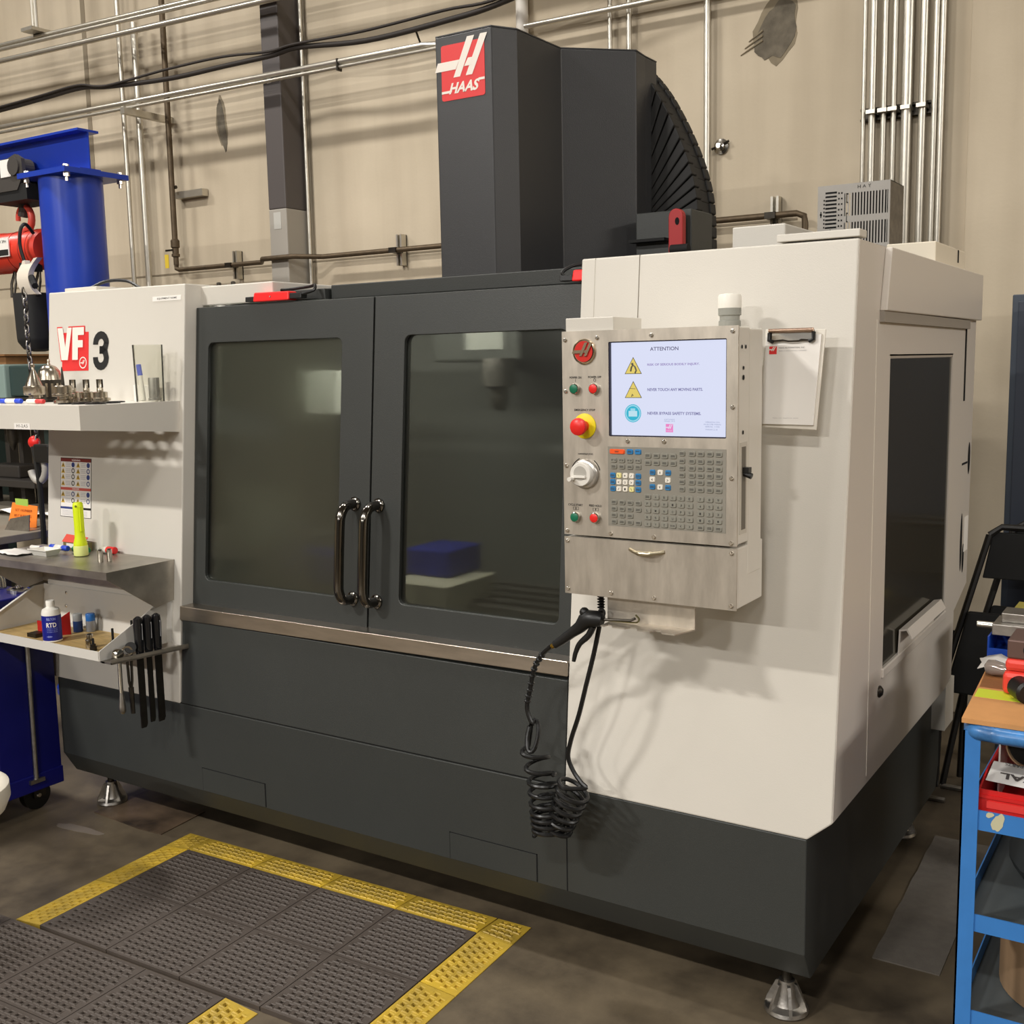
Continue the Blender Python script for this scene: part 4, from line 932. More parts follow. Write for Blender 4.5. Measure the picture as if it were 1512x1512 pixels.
MB().tube([(-1.238, YG, 1.030), (-1.160, YG, 1.036), (-1.148, YG, 1.042)], .0032, 8).build('nozzle', GUN, bg, smooth=True)
MB().tube(sm([(-1.240, YG + .006, 1.027), (-1.160, YG + .008, 1.029), (-1.146, YG + .01, 1.032), (-1.143, YG + .01, 1.040), (-1.152, YG + .01, 1.048)], 3), .0022, 6).build('hanging_wire', mat('olive_wire', (110, 104, 70), .4, .8), bg, smooth=True)
MB().lathe((-1.370, YG, .952), [(.0068, 0), (.0068, .012), (.0055, .014)], 12, (-.82, 0, -.57)).build('brass_fitting', mat('brass', (190, 156, 70), .3, 1.0), bg, smooth=True)
MB().tube(sm([(-1.238, YG - .004, 1.030), (-1.228, YG - .004, 1.045), (-1.232, YG - .004, 1.056), (-1.244, YG - .004, 1.052)], 3), .0028, 6).build('hang_loop', BLACK, bg)
hs = thing('coiled_air_hose', (-1.42, 2.36, .42), 'black coiled air hose dangling from the blow gun', 'air hose')
path = sm([(-1.384, 2.325, .944), (-1.418, 2.335, .915), (-1.448, 2.345, .872), (-1.468, 2.355, .81), (-1.481, 2.36, .765), (-1.476, 2.36, .738), (-1.464, 2.36, .716)], 6)
def coil(p0, p1, turns, r0, r1, tilt, ph=0.0, spt=16, bend=(0, 0, 0)):
    out = []; n = int(turns * spt); p0 = Vector(p0); p1 = Vector(p1)
    for i in range(n + 1):
        t = i / n; a = ph + 2 * PI * turns * t; r = r0 + (r1 - r0) * t
        c = p0.lerp(p1, t) + Vector(bend) * math.sin(PI * t)
        out.append(c + V(r * math.cos(a), r * .9 * math.sin(a), tilt * r * math.cos(a)))
    return out
loop = [V(-1.462 + .016 * math.cos(a), 2.355 + .014 * math.sin(a * 1.0), .688 + .040 * math.sin(a)) for a in [PI * .5 - 2 * PI * .9 * k / 14 for k in range(15)]]
p2 = coil((-1.466, 2.365, .652), (-1.448, 2.365, .585), 1.6, .034, .034, .2, PI * .8)
p3 = coil((-1.444, 2.365, .583), (-1.428, 2.362, .500), 3.0, .036, .042, .14, PI * .0 + 2 * PI * 1.6 + PI * .8) + coil((-1.428, 2.362, .497), (-1.420, 2.362, .425), 4.6, .042, .042, .14, 2 * PI * .4 + PI * .8 + 2 * PI * .2)
p4 = coil((-1.395, 2.362, .440), (-1.342, 2.360, .570), 6.2, .030, .040, -.45, PI)
p5 = sm([p4[-1], (-1.305, 2.35, .578), (-1.318, 2.352, .590), (-1.342, 2.355, .615), (-1.357, 2.356, .650), (-1.345, 2.352, .70), (-1.318, 2.345, .770), (-1.295, 2.342, .850), (-1.276, 2.348, .930), (-1.262, 2.352, 1.0), (-1.255, 2.352, 1.045), (-1.252, 2.347, 1.075), (-1.252, 2.345, 1.095)], 6)
MB().tube(path[:-1] + loop + p2 + p3, .0060, 8).build('gun_coil', RUB, hs, smooth=True)
MB().tube(p3[-1:] + p4 + p5, .0060, 8).build('supply_coil', RUB, hs, smooth=True)
b = MB()
for q in range(9):
    a = path[6 + q * 2]; d = (path[7 + q * 2] - a).normalized(); b.lathe(a, [(.0062, -.004), (.0092, -.0015), (.0092, .0015), (.0062, .004)], 10, d)
b.build('spring_guard', RUB, hs, smooth=True)
b = MB()
for q in range(6): b.lathe((-1.252, 2.345, 1.052 + .0068 * q), [(.0062, 0), (.0096, .0015), (.0096, .003), (.0062, .0045)], 12)
b.build('strain_relief', RUB, hs, smooth=True)
# ------------------------------------------------------------------ white tool shelf on the left cabinet
ts = thing('tool_shelf', (-3.37, 2.40, 1.45), 'white sheet metal tool shelf with round holes hung on the machine side cabinet', 'shelf')
SZ = 1.548; SX0, SX1, SY0, SY1 = -3.78, -2.992, 2.175, 2.5725
holes = [(-3.369, 2.43), (-3.295, 2.43), (-3.222, 2.43), (-3.148, 2.43), (-3.215, 2.355), (-3.145, 2.355), (-3.075, 2.355), (-3.19, 2.28), (-3.12, 2.28), (-3.05, 2.28)]
def plate_with_holes(mb, x0, x1, y0, y1, z0, z1, hs_, r, mi=0):
    # grid of cells, a hole cell becomes a ring
    xs = sorted({x0, x1} | {h[0] - r * 1.25 for h in hs_} | {h[0] + r * 1.25 for h in hs_}); 
    for h in hs_: pass
    rows = sorted({h[1] for h in hs_})
    ys = [y0] + sorted([v for q in rows for v in (q - r * 1.15, q + r * 1.15)]) + [y1]
    for j in range(len(ys) - 1):
        row = [h for h in hs_ if ys[j] < h[1] < ys[j + 1]]
        if not row: mb.box(x0, x1, ys[j], ys[j + 1], z0, z1, mi); continue
        cx = x0
        for h in sorted(row):
            a, c = h[0] - r * 1.12, h[0] + r * 1.12
            mb.box(cx, a, ys[j], ys[j + 1], z0, z1, mi)
            inner = []
            for (a0) in (PI, 1.5 * PI, 0, .5 * PI):
                for k in range(4):
                    an = a0 + PI / 2 * k / 4 + PI / 16
                    inner.append((h[0] + r * math.cos(an), h[1] + r * math.sin(an), z0))
            mb.ring([(a, ys[j], z0), (c, ys[j], z0), (c, ys[j + 1], z0), (a, ys[j + 1], z0)], inner, (0, 0, z1 - z0), mi)
            cx = c
        mb.box(cx, x1, ys[j], ys[j + 1], z0, z1, mi)
b = MB(); plate_with_holes(b, SX0, SX1, SY0, SY1, SZ - .003, SZ, holes, .0265); b.build('shelf_top', WHITE, ts)
MB().box(SX0, SX1, SY0, SY0 + .003, SZ - .078, SZ - .003).build('front_lip', WHITE, ts)
for x in (SX0, SX1 - .003):
    MB().prism([(x, SY0 + .003, SZ - .078), (x, SY1 - .0085, SZ - .105), (x, SY1, SZ - .003), (x, SY0 + .003, SZ - .003)], (.003, 0, 0)).build('gusset', WHITE, ts)
b = MB(); b.box(-3.335, -3.25, SY0 - .0008, SY0, SZ - .078, SZ - .058, 0); put_text(b, 'H1-2,4,5', (-3.292, SY0 - .0011, SZ - .0675), .060, .012, V(1, 0, 0), V(0, 0, 1), 1, .01)
b.build('shelf_label', [PAPER, mat('grey_ink', (120, 116, 108), .6)], ts)
# tool holders standing on the shelf
def holder(name, x, y, prof, label, m=ALU, n=24, extra=None):
    o = thing(name, (x, y, SZ), label, 'tool holder', 'tool holders on the white shelf')
    for q, (pn, pr, mm_) in enumerate(prof):
        MB().lathe((x, y, SZ + .0005), pr, n).build(pn, mm_, o, smooth=True)
    return o
AL2 = mat('turned_tool_steel', (176, 166, 150), .25, 1.0, var=.1, scale=40)
holder('tool_holder', -3.486, 2.36, [('flange', [(.030, 0), (.030, .012), (.020, .016), (.020, .026), (.034, .028), (.036, .034), (.036, .056), (.030, .06)], AL2), ('taper', [(.029, .06), (.008, .112), (.006, .114)], AL2), ('pull_stud', [(.006, .113), (.004, .122), (.007, .124), (.007, .132), (.003, .136)], AL2)], 'steel tool holder with bare upright cone on the white shelf')
o = holder('face_mill', -3.553, 2.47, [('arbor', [(.020, 0), (.044, .004), (.044, .012), (.040, .016), (.040, .066), (.043, .070), (.043, .078)], GUN), ('dome', [(.043, .078), (.040, .092), (.036, .11), (.024, .126), (.008, .132)], AL2), ('pull_stud', [(.007, .131), (.004, .140), (.006, .143), (.004, .152)], AL2)], 'domed face mill with ribbed body among the tool holders')
for q in range(14):
    a = 2 * PI * q / 14
    MB().box(-.004, .004, -.0015, .0015, .018, .066).build('rib', AL2, o)
for q, ch in enumerate([c for c in o.children if c.name.startswith('rib')]):
    a = 2 * PI * q / 14
    ch.data.transform(Matrix.Translation(Vector((-3.553, 2.47, SZ)))); ch.location = (.041 * math.cos(a), .041 * math.sin(a), 0); ch.rotation_euler = (0, 0, a + PI / 2)
holder('drill_chuck', -3.296, 2.34, [('collet', [(.034, 0), (.034, .010), (.022, .014), (.022, .022), (.038, .024), (.038, .030), (.030, .034), (.030, .056), (.026, .06)], AL2), ('drill_bit', [(.006, .06), (.005, .08), (.003, .112), (.001, .122)], GUN)], 'collet holder with a thin drill standing up on the white shelf')
for (x, l) in ((-3.369, 'first'), (-3.295, 'second'), (-3.222, 'third')):
    oo = holder('end_mill_holder', x, 2.43, [('taper_ring', [(.016, -.03), (.026, .0), (.026, .004), (.033, .006), (.033, .014), (.024, .016), (.024, .034), (.018, .036)], AL2), ('end_mill', [(.011, .036), (.011, .046), (.010, .048), (.010, .078)], AL2)],
                {'first': 'short end mill holder sitting beside the thin drill collet', 'second': 'middle one of the three short end mill holders', 'third': 'short end mill holder closest to the clear acrylic cup'}[l])
    b = MB()
    for q in range(4):
        a = PI / 2 * q + .3; b.box(x - .002 + .010 * math.cos(a), x + .002 + .010 * math.cos(a), 2.428 + .010 * math.sin(a), 2.432 + .010 * math.sin(a), SZ + .05, SZ + .078)
    b.build('flutes', GUN, oo)
for i, (hx, hy) in enumerate(holes[3:]):
    r_ = MB(); r_.lathe((hx, hy, SZ), [(.0265, 0), (.033, 0), (.033, .004), (.0265, .004), (.0265, 0)], 24)
    tag(r_.build('hole_grommet', RUB, None, smooth=True), 'black rubber grommet ring around an empty hole of the white shelf', 'grommet', 'grommets on the white shelf')
def marker(x0, x1, y, z, r, segs, label, ry=0.0):
    o = thing('marker', ((x0 + x1) / 2, y, z - r), label, 'marker')
    for (nm, a, c, m_) in segs:
        MB().lathe((x0 + (x1 - x0) * a, y, z), [(r * .85, 0), (r, .002), (r, (x1 - x0) * (c - a) - .002), (r * .85, (x1 - x0) * (c - a))], 14, (1, ry, 0)).build(nm, m_, o, smooth=True)
    return o
MBL = mat('marker_blue', (44, 76, 206), .4); MRD = mat('marker_red', (206, 66, 66), .4); MGR = mat('marker_green', (20, 130, 84), .4); MPU = mat('marker_purple', (64, 52, 120), .4)
marker(-3.575, -3.452, 2.285, SZ + .0095, .0085, [('cap', 0, .30, MBL), ('barrel', .30, .74, WPL), ('end_plug', .74, 1, MBL)], 'white marker with two blue ends on the white tool shelf')
marker(-3.418, -3.328, 2.285, SZ + .0085, .008, [('barrel', 0, .55, WPL), ('cap', .55, 1, MRD)], 'white marker with red cap on the white tool shelf')
cup = thing('acrylic_cup', (-3.058, 2.505, SZ), 'tall clear acrylic cup holding marker and tin on the white shelf', 'cup')
MB().lathe((-3.058, 2.505, SZ + .0005), [(.046, 0), (.046, .003), (.0495, .19), (.048, .19), (.0445, .004), (.001, .004)], 28).build('cup_wall', CUPM, cup, smooth=True)
o = thing('board_marker', (-3.085, 2.488, SZ + .005), 'white marker with blue cap standing inside the clear cup', 'marker')
MB().tube([(-3.072, 2.488, SZ + .005), (-3.082, 2.488, SZ + .088)], .0078, 12).build('barrel', WPL, o, smooth=True); MB().tube([(-3.082, 2.488, SZ + .088), (-3.088, 2.488, SZ + .125)], .0085, 12).build('cap', MBL, o, smooth=True)
o = tag(MB().lathe((-3.045, 2.512, SZ + .0045), [(.021, 0), (.021, .006), (.018, .008), (.0185, .072), (.017, .076)], 20).build('steel_pot', mat('dull_zinc', (150, 148, 142), .45, .7, var=.2, scale=40), None, smooth=True), 'small dull zinc pot inside the clear acrylic cup', 'pot')
o = tag(MB().box(-3.20, -3.08, 2.55, 2.565, SZ + .0005, SZ + .055).build('paper_box', PAPER, None, bevel=.002), 'blank white carton leaning behind the end mill holders', 'box')

# ------------------------------------------------------------------ stainless shelf
ss = thing('steel_shelf', (-3.37, 2.38, .86), 'bare stainless steel shelf on brackets below the warning sheet', 'shelf')
Z2 = 1.005; QX0, QX1, QY0, QY1 = -3.75, -3.010, 2.245, 2.5235
MB().box(QX0, QX1, QY0, QY1, Z2 - .003, Z2).build('shelf_top', SHELF, ss)
MB().box(QX0, QX1, QY0, QY0 + .003, Z2 - .026, Z2 - .003).build('front_lip', SHELF, ss)
for x in (QX0, QX1 - .003):
    MB().prism([(x, QY0 + .003, Z2 - .026), (x, QY1 - .09, .852), (x, QY1 - .012, .866), (x, QY1, Z2 - .003), (x, QY0 + .003, Z2 - .003)], (.003, 0, 0)).build('gusset', SHELF, ss)
MB().prism([(QX0 + .003, QY1 - .006, Z2 - .003), (QX0 + .003, QY1 - .012, .875), (QX0 + .003, QY1 - .008, .875), (QX0 + .003, QY1 - .002, Z2 - .003)], (QX1 - QX0 - .006, 0, 0)).build('back_plate', SHELF, ss)
fl_ = thing('flashlight', (-3.375, 2.42, Z2), 'fluorescent yellow flashlight standing head down on the steel shelf', 'flashlight')
MB().lathe((-3.375, 2.42, Z2 + .0005), [(.022, 0), (.025, .003), (.025, .034), (.0235, .038)], 24).build('lens_ring', mat('pale_yellow_rubber', (226, 232, 140), .5), fl_, smooth=True)
MB().lathe((-3.375, 2.42, Z2), [(.0235, .038), (.0235, .046), (.018, .066), (.017, .10), (.018, .17), (.0175, .186), (.014, .192)], 18).build('barrel', HIVIS, fl_, smooth=True)
MB().box(-3.357, -3.352, 2.410, 2.424, Z2 + .09, Z2 + .18).build('clip', HIVIS, fl_, bevel=.001)
b = MB(); b.sphere((-3.365, 2.4035, Z2 + .18), .004, 8); b.build('button', mat('olive_button', (120, 130, 20), .5), fl_)
marker(-3.555, -3.455, 2.425, Z2 + .020, .010, [('cap', 0, .27, MBL), ('barrel', .27, .68, WPL), ('end_plug', .68, 1, MBL)], 'blue and white marker lying behind the white tray on the steel shelf')
marker(-3.47, -3.39, 2.46, Z2 + .013, .012, [('barrel', 0, 1, MGR)], 'thick green marker behind the yellow flashlight')
marker(-3.665, -3.575, 2.42, Z2 + .010, .009, [('barrel', 0, .6, WPL), ('cap', .6, 1, MPU)], 'white marker with dark purple cap beside the crumpled paper')
marker(-3.36, -3.285, 2.495, Z2 + .014, .013, [('barrel', 0, .45, WPL), ('cap', .45, 1, RED)], 'white tube with bright red cap beside the flashlight')
o = thing('plastic_tray', (-3.515, 2.375, Z2), 'small white plastic tray on the steel shelf', 'tray')
b = MB(); z0 = Z2 + .0005
lo = [(-3.55, 2.350), (-3.475, 2.350), (-3.475, 2.395), (-3.55, 2.395)]; hi = [(-3.563, 2.340), (-3.462, 2.340), (-3.462, 2.405), (-3.563, 2.405)]
b.add([(x, y, z0) for x, y in lo] + [(x, y, z0 + .022) for x, y in hi], [(3, 2, 1, 0), (0, 1, 5, 4), (1, 2, 6, 5), (2, 3, 7, 6), (3, 0, 4, 7)])
tr = b.build('tray_body', WPL, o); md = tr.modifiers.new('wall', 'SOLIDIFY'); md.thickness = .0015
MB().box(-3.566, -3.459, 2.337, 2.340, z0 + .021, z0 + .024).build('rim', WPL, o)
o = thing('tape_box', (-3.50, 2.49, Z2), 'open red and green carton at the back of the steel shelf', 'box')
b = MB(); b.box(-3.56, -3.44, 2.48, 2.515, Z2 + .0005, Z2 + .03, 1); b.build('carton', [CARD, mat('carton_olive', (120, 110, 70), .7)], o)
MB().prism([(-3.565, 2.478, Z2 + .03), (-3.44, 2.478, Z2 + .03), (-3.44, 2.50, Z2 + .05), (-3.565, 2.50, Z2 + .055)], (0, .002, 0)).build('lid', mat('carton_red', (214, 70, 52), .6), o)
MB().box(-3.54, -3.48, 2.4785, 2.4795, Z2 + .010, Z2 + .026).build('carton_label', PAPER, o)
o = MB(); g = 7
for i in range(g):
    for j in range(5): o.v.append((-3.72 + .025 * i, 2.30 + .022 * j + .006 * math.sin(i), Z2 + .003 + .007 * abs(math.sin(i * 1.7 + j))))
for i in range(g - 1):
    for j in range(4): o.f.append((i * 5 + j, (i + 1) * 5 + j, (i + 1) * 5 + j + 1, i * 5 + j + 1)); o.m.append(0)
oo = o.build('paper_towel', PAPER, None, smooth=True); oo.modifiers.new('t', 'SOLIDIFY').thickness = .0015
tag(oo, 'crumpled white paper beside the white tray on the steel shelf', 'paper')
for (x, y, l) in ((-3.195, 2.365, 'near'), (-3.182, 2.392, 'far')):
    o = thing('steel_pin', (x, y, Z2), {'near': 'short bright steel dowel nearer the lip of the steel shelf', 'far': 'short bright steel dowel nearer the cabinet on the steel shelf'}[l], 'dowel', 'dowels on the steel shelf')
    MB().lathe((x, y, Z2 + .0005), [(.0085, 0), (.009, .001), (.009, .041), (.008, .042)], 14).build('shaft', CHROME, o, smooth=True); MB().lathe((x, y, Z2 + .042), [(.006, 0), (.006, .003)], 12).build('end_bore', GUN, o)

# ------------------------------------------------------------------ white bin with side rack
bn = thing('parts_bin', (-3.40, 2.37, .70), 'white sheet metal parts bin with sloping sides below the steel shelf', 'bin')
BZ = .715; BX0, BX1, BY0, BY1 = -3.738, -3.045, 2.222, 2.494
WB = mat('white_bin_enamel', (206, 202, 194), .42)
MB().box(BX0, BX1, BY0, BY1, BZ - .003, BZ).build('floor_plate', WB, bn)
MB().box(BX0 + .004, BX1 - .004, BY0 + .004, BY1 - .004, BZ, BZ + .002).build('floor_liner', WOOD, bn)
MB().box(BX0, BX1, BY0 - .003, BY0, BZ - .003, BZ + .029).build('front_lip', WB, bn)
b = MB(); tpoly(b, trect(BX0, BX1 + .03, BZ, .858), -.0035, .0002); b.build('back_plate', WB, bn)
for x in (BX0 - .003, BX1):
    MB().prism([(x, BY0, BZ - .003), (x, FY(BZ) - .001, BZ - .003), (x, FY(.855) - .001, .855), (x, BY1 - .03, .855), (x, BY0, BZ + .029)], (.003, 0, 0)).build('side_plate', WB, bn)
MB().prism([(BX0 - .003, BY0, BZ + .029), (BX0 - .003, BY1 - .03, .855), (BX0 - .003, BY1 - .03, .851), (BX0 - .003, BY0, BZ + .025)], (.012, 0, 0)).build('folded_edge', WB, bn)
for (x, z) in ((-3.60, .835), (-3.60, .785)): MB().lathe(TP(x, z, -.0033), [(.006, 0), (.006, .002), (.004, .003)], 10, (0, -1, 0)).build('rivet', SCREW, bn)
MB().box(-3.62, -3.47, 2.475, 2.494, BZ + .002, BZ + .012).build('divider', WB, bn)
def RX(y): return -3.012 + .2 * (y - 2.23)      # the rack swings outward towards the cabinet
rk = MB(); YE = 2.4975
for (a_, c_, z1) in ((-.026, -.013, .712), (.013, .026, .712), (.021, .026, .722)):
    rk.prism([(RX(2.225) + a_, 2.225, .706), (RX(2.225) + c_, 2.225, .706), (RX(YE) + c_, YE, .706), (RX(YE) + a_, YE, .706)], (0, 0, z1 - .706))
for (y0, y1) in ((2.225, 2.256), (2.280, 2.286), (2.318, 2.325), (2.356, 2.360), (2.384, 2.388), (2.420, YE)):
    rk.prism([(RX(y0) - .0135, y0, .7061), (RX(y0) + .0135, y0, .7061), (RX(y1) + .0135, y1, .7061), (RX(y1) - .0135, y1, .7061)], (0, 0, .0058))
rk.box(-3.044, RX(2.24) - .012, 2.225, 2.262, .706, .712)
rk.build('tool_rack', SHELF, bn)
bo = thing('cutting_fluid_bottle', (-3.408, 2.305, BZ), 'white bottle with dark blue label in the parts bin', 'bottle')
MB().lathe((-3.408, 2.305, BZ + .0025), [(.028, 0), (.032, .003), (.032, .012)], 28).build('bottle_base', WPL, bo, smooth=True)
MB().lathe((-3.408, 2.305, BZ), [(.0323, .010), (.0323, .098)], 28).build('label_wrap', mat('navy_label', (22, 30, 130), .4), bo, smooth=True)
MB().lathe((-3.408, 2.305, BZ), [(.032, .098), (.032, .106), (.028, .118), (.016, .124), (.014, .128)], 28).build('shoulder', WPL, bo, smooth=True)
MB().lathe((-3.408, 2.305, BZ), [(.0145, .126), (.0145, .146), (.013, .148)], 24).build('cap', WPL, bo, smooth=True)
b = MB()
ca = math.atan2(-2.305, 3.408)
def wrap(mb, s, z, w_, h_, r, a_c, mi=0, bold=.02):
    vs, fs, tw, th = text_geo(s, bold)
    mb.add([(-3.408 + r * math.cos(a_c + (v[0] * w_ / tw) / r), 2.305 + r * math.sin(a_c + (v[0] * w_ / tw) / r), z + v[1] * h_ / th) for v in vs], fs, mi)
wrap(b, 'RTD', BZ + .066, .034, .016, .0327, ca - .05, 0, .025); wrap(b, 'RELTON', BZ + .087, .030, .009, .0327, ca - .05, 1)
for q in range(3): wrap(b, 'cutting fluid', BZ + .053 - .006 * q, .036, .003, .0327, ca, 1)
wrap(b, '-oo-', BZ + .025, .02, .006, .0327, ca - .3, 1)
b.build('label_print', [LOGOW, mat('label_lilac', (150, 160, 220), .5)], bo)
def can(x, y, label, top, bot):
    o = thing('touch_up_tube', (x, y, BZ), label, 'tube')
    MB().lathe((x, y, BZ + .0025), [(.0165, 0), (.017, .001), (.017, .040)], 18).build('tube_body', bot, o, smooth=True)
    MB().lathe((x, y, BZ + .0425), [(.0165, 0), (.0165, .024), (.015, .026)], 18).build('tube_top', top, o, smooth=True)
CB = mat('can_blue', (40, 104, 178), .35)
can(-3.452, 2.440, 'grey topped tube with blue lower half by the bin back', mat('can_grey', (150, 152, 150), .4), mat('can_navy', (36, 60, 110), .4)); can(-3.412, 2.465, 'blue topped tube with grey lower half by the bin back', CB, mat('can_silver', (156, 160, 168), .35, .5))
o = thing('red_block', (-3.52, 2.36, BZ), 'red folded metal bracket beside the bottle', 'bracket')
MB().box(-3.56, -3.47, 2.35, 2.353, BZ + .0025, BZ + .05).build('flange', mat('crimson_paint', (176, 22, 24), .4), o); MB().prism([(-3.47, 2.35, BZ + .0025), (-3.44, 2.40, BZ + .0025), (-3.44, 2.40, BZ + .085), (-3.47, 2.35, BZ + .05)], (.003, 0, 0)).build('web', MATS['crimson_paint'], o)
MB().box(-3.55, -3.50, 2.30, 2.34, BZ + .0025, BZ + .016).build('foot', GUN, o)
def socket(x, y, r, h, label, shaft=0.0, m=CHROME):
    o = thing('socket', (x, y, BZ), label, 'socket', 'sockets in the bin')
    MB().lathe((x, y, BZ + .0025), [(r, 0), (r, h * .55), (r * .75, h * .65), (r * .75, h)], 16).build('socket_body', m, o, smooth=True)
    if shaft: MB().lathe((x, y, BZ + .0025 + h), [(.0042, 0), (.0042, shaft)], 6).build('hex_bit', BLACKM, o)
    else: MB().lathe((x, y, BZ + .0025 + h), [(r * .5, 0), (r * .5, .001)], 12).build('bore', GAP, o)
socket(-3.212, 2.312, .015, .046, 'plain chrome socket standing in the bin'); socket(-3.165, 2.290, .012, .022, 'short dark stubby bit socket in the bin', .02, GUN)
socket(-3.132, 2.345, .012, .026, 'chrome bit socket with long black hex bit', .042); socket(-3.10, 2.40, .012, .028, 'bit socket with the longest black bit beside the rack', .06, GUN)
# tools hanging in the rack
o = thing('ratchet', (RX(2.268), 2.268, .70), 'ratchet wrench with round chrome grip hanging from the bin rack', 'ratchet')
MB().tube([(RX(2.268), 2.268, .722), (RX(2.268), 2.268, .60)], .007, 10).build('shaft', CHROME, o, smooth=True)
MB().lathe((RX(2.268), 2.268, .528), [(.006, 0), (.011, .006), (.012, .022), (.008, .055), (.006, .075)], 16).build('grip', ALU, o, smooth=True)
MB().lathe((RX(2.268) - .014, 2.264, .730), [(.016, 0), (.018, .003), (.018, .02), (.016, .023)], 20, (1, .15, 0)).build('head', CHROME, o, smooth=True)
o = thing('socket_wrench', (RX(2.302), 2.302, .70), 'chrome ring wrench with forked dark shank in the rack', 'wrench')
MB().lathe((RX(2.302) - .014, 2.306, .733), [(.012, 0), (.018, 0), (.019, .004), (.019, .02), (.018, .024), (.012, .024), (.012, 0)], 20, (.8, -.6, .1)).build('ring', CHROME, o, smooth=True)
MB().lathe((RX(2.302) - .006, 2.313, .741), [(.018, 0), (.019, .004), (.018, .02)], 18, (.8, -.5, .3)).build('dark_ring', BLACK, o, smooth=True)
b = MB(); b.tube([(RX(2.302), 2.293, .724), (RX(2.302), 2.296, .63), (RX(2.302), 2.302, .60)], .0045, 8); b.tube([(RX(2.302), 2.311, .724), (RX(2.302), 2.308, .63), (RX(2.302), 2.302, .60)], .0045, 8); b.tube([(RX(2.302), 2.302, .61), (RX(2.302), 2.304, .52)], [.009, .007], 8); b.build('shank', GUN, o, smooth=True)
def pliers(y, z0, wd, label):
    xr = RX(y); o = thing('hand_file', (xr, y, z0), label, 'hand tool')
    b = MB(); b.lathe((xr, y, .7115), [(.011, 0), (.014, .012), (.015, .05), (.0165, .10), (.014, .125), (.005, .132)], 14); b.build('black_handle', mat('gloss_black_grip', (24, 24, 26), .22), o, smooth=True)
    MB().prism([(xr - .0025, y - wd, .714), (xr - .0025, y + wd, .714), (xr - .0025, y + wd, z0 + .012), (xr - .0025, y + wd * .6, z0), (xr - .0025, y - wd, z0)], (.005, 0, 0)).build('blade', GUN, o)
    MB().prism([(xr + .012, y - .004, .765), (xr + .0145, y + .004, .765), (xr + .0155, y + .004, .82), (xr + .0135, y - .004, .82)], (.001, 0, 0)).build('grip_window', mat('grip_grey', (170, 170, 172), .3), o)
pliers(2.340, .462, .0125, 'file with glossy black handle and long blade in the rack'); pliers(2.372, .475, .010, 'narrow black handled scraper between the two files'); pliers(2.404, .470, .0135, 'wide blade file with black handle next to the cabinet')
# ------------------------------------------------------------------ jib crane with hoist
jc = thing('jib_crane', (-4.89, 3.6, 0), 'royal blue jib crane with round post and overhead beam', 'crane')
MB().cyl((-4.89, 3.6, 0.02), (-4.89, 3.6, 2.605), .152, 48).build('post', BLUEP, jc, smooth=True)
MB().cyl((-4.89, 3.6, 0), (-4.89, 3.6, .03), .24, 32).build('base_plate', BLUEP, jc)
MB().prism([(-5.075, 3.43, 2.605), (-4.70, 3.43, 2.605), (-4.70, 3.80, 2.605), (-5.075, 3.80, 2.605)], (0, 0, .025)).build('cap_plate', BLUEP, jc)
MB().box(-12, -4.73, 3.54, 3.66, 2.815, 2.826).build('top_flange', BLUEP, jc); MB().box(-12, -4.73, 3.54, 3.66, 2.63, 2.641).build('bottom_flange', BLUEP, jc); MB().box(-12, -4.73, 3.597, 3.603, 2.641, 2.815).build('web', BLUEP, jc)
for (x, y) in ((-5.04, 3.46), (-4.73, 3.46), (-4.73, 3.77), (-5.04, 3.77)):
    MB().lathe((x, y, 2.565), [(.008, 0), (.008, .02), (.016, .021), (.016, .04), (.008, .041), (.008, .066), (.015, .067), (.015, .078)], 8).build('bolt', SCREW, jc)
tr = thing('beam_trolley', (-5.33, 3.6, 2.6), 'dark cast trolley riding on the blue crane beam', 'trolley')
for y in (3.49, 3.68):
    MB().prism([(-5.46, y, 2.60), (-5.38, y, 2.57), (-5.17, y, 2.57), (-5.115, y, 2.64), (-5.12, y, 2.72), (-5.17, y, 2.745), (-5.23, y, 2.73), (-5.40, y, 2.725), (-5.48, y, 2.73)], (0, .02, 0)).build('side_plate', mat('dark_cast_iron', (64, 60, 56), .6), tr)
    for x in (-5.42, -5.18): MB().cyl((x, 3.48 if y < 3.6 else 3.625, 2.6855), (x, 3.575 if y < 3.6 else 3.71, 2.6855), .045, 20).build('wheel', MATS['dark_cast_iron'], tr)
MB().box(-5.295, -5.21, 3.487, 3.49, 2.64, 2.725).build('rating_plate', PAPER, tr)
MB().box(-5.40, -5.10, 3.495, 3.695, 2.52, 2.60).build('load_bar', BLACKM, tr)
MB().tube([(-5.285, 3.6, 2.54), (-5.285, 3.6, 2.50), (-5.30, 3.6, 2.46)], .026, 10).build('shackle', MATS['dark_cast_iron'], tr)
ho = thing('chain_hoist', (-5.35, 3.6, 2.15), 'red electric chain hoist hanging from the beam by its hook', 'hoist')
MB().lathe((-5.95, 3.6, 2.283), [(.09, 0), (.102, .01), (.102, .30), (.105, .305), (.105, .50), (.102, .505), (.102, .83), (.09, .845)], 32, (1, 0, 0)).build('motor_body', REDP, ho, smooth=True)
for x in (-5.32, -5.22, -5.16): MB().lathe((x, 3.6, 2.283), [(.1035, 0), (.1045, .002), (.1035, .004)], 32, (1, 0, 0)).build('body_seam', mat('dark_seam_red', (150, 34, 26), .5), ho)
b = MB(); b.box(-5.40, -5.277, 3.488, 3.494, 2.25, 2.342, 0); b.box(-5.395, -5.282, 3.487, 3.4881, 2.255, 2.285, 1); put_text(b, '480V 3PH', (-5.34, 3.487, 2.325), .09, .014, V(1, 0, 0), V(0, 0, 1), 1); b.build('name_plate', [PAPER, INK], ho)
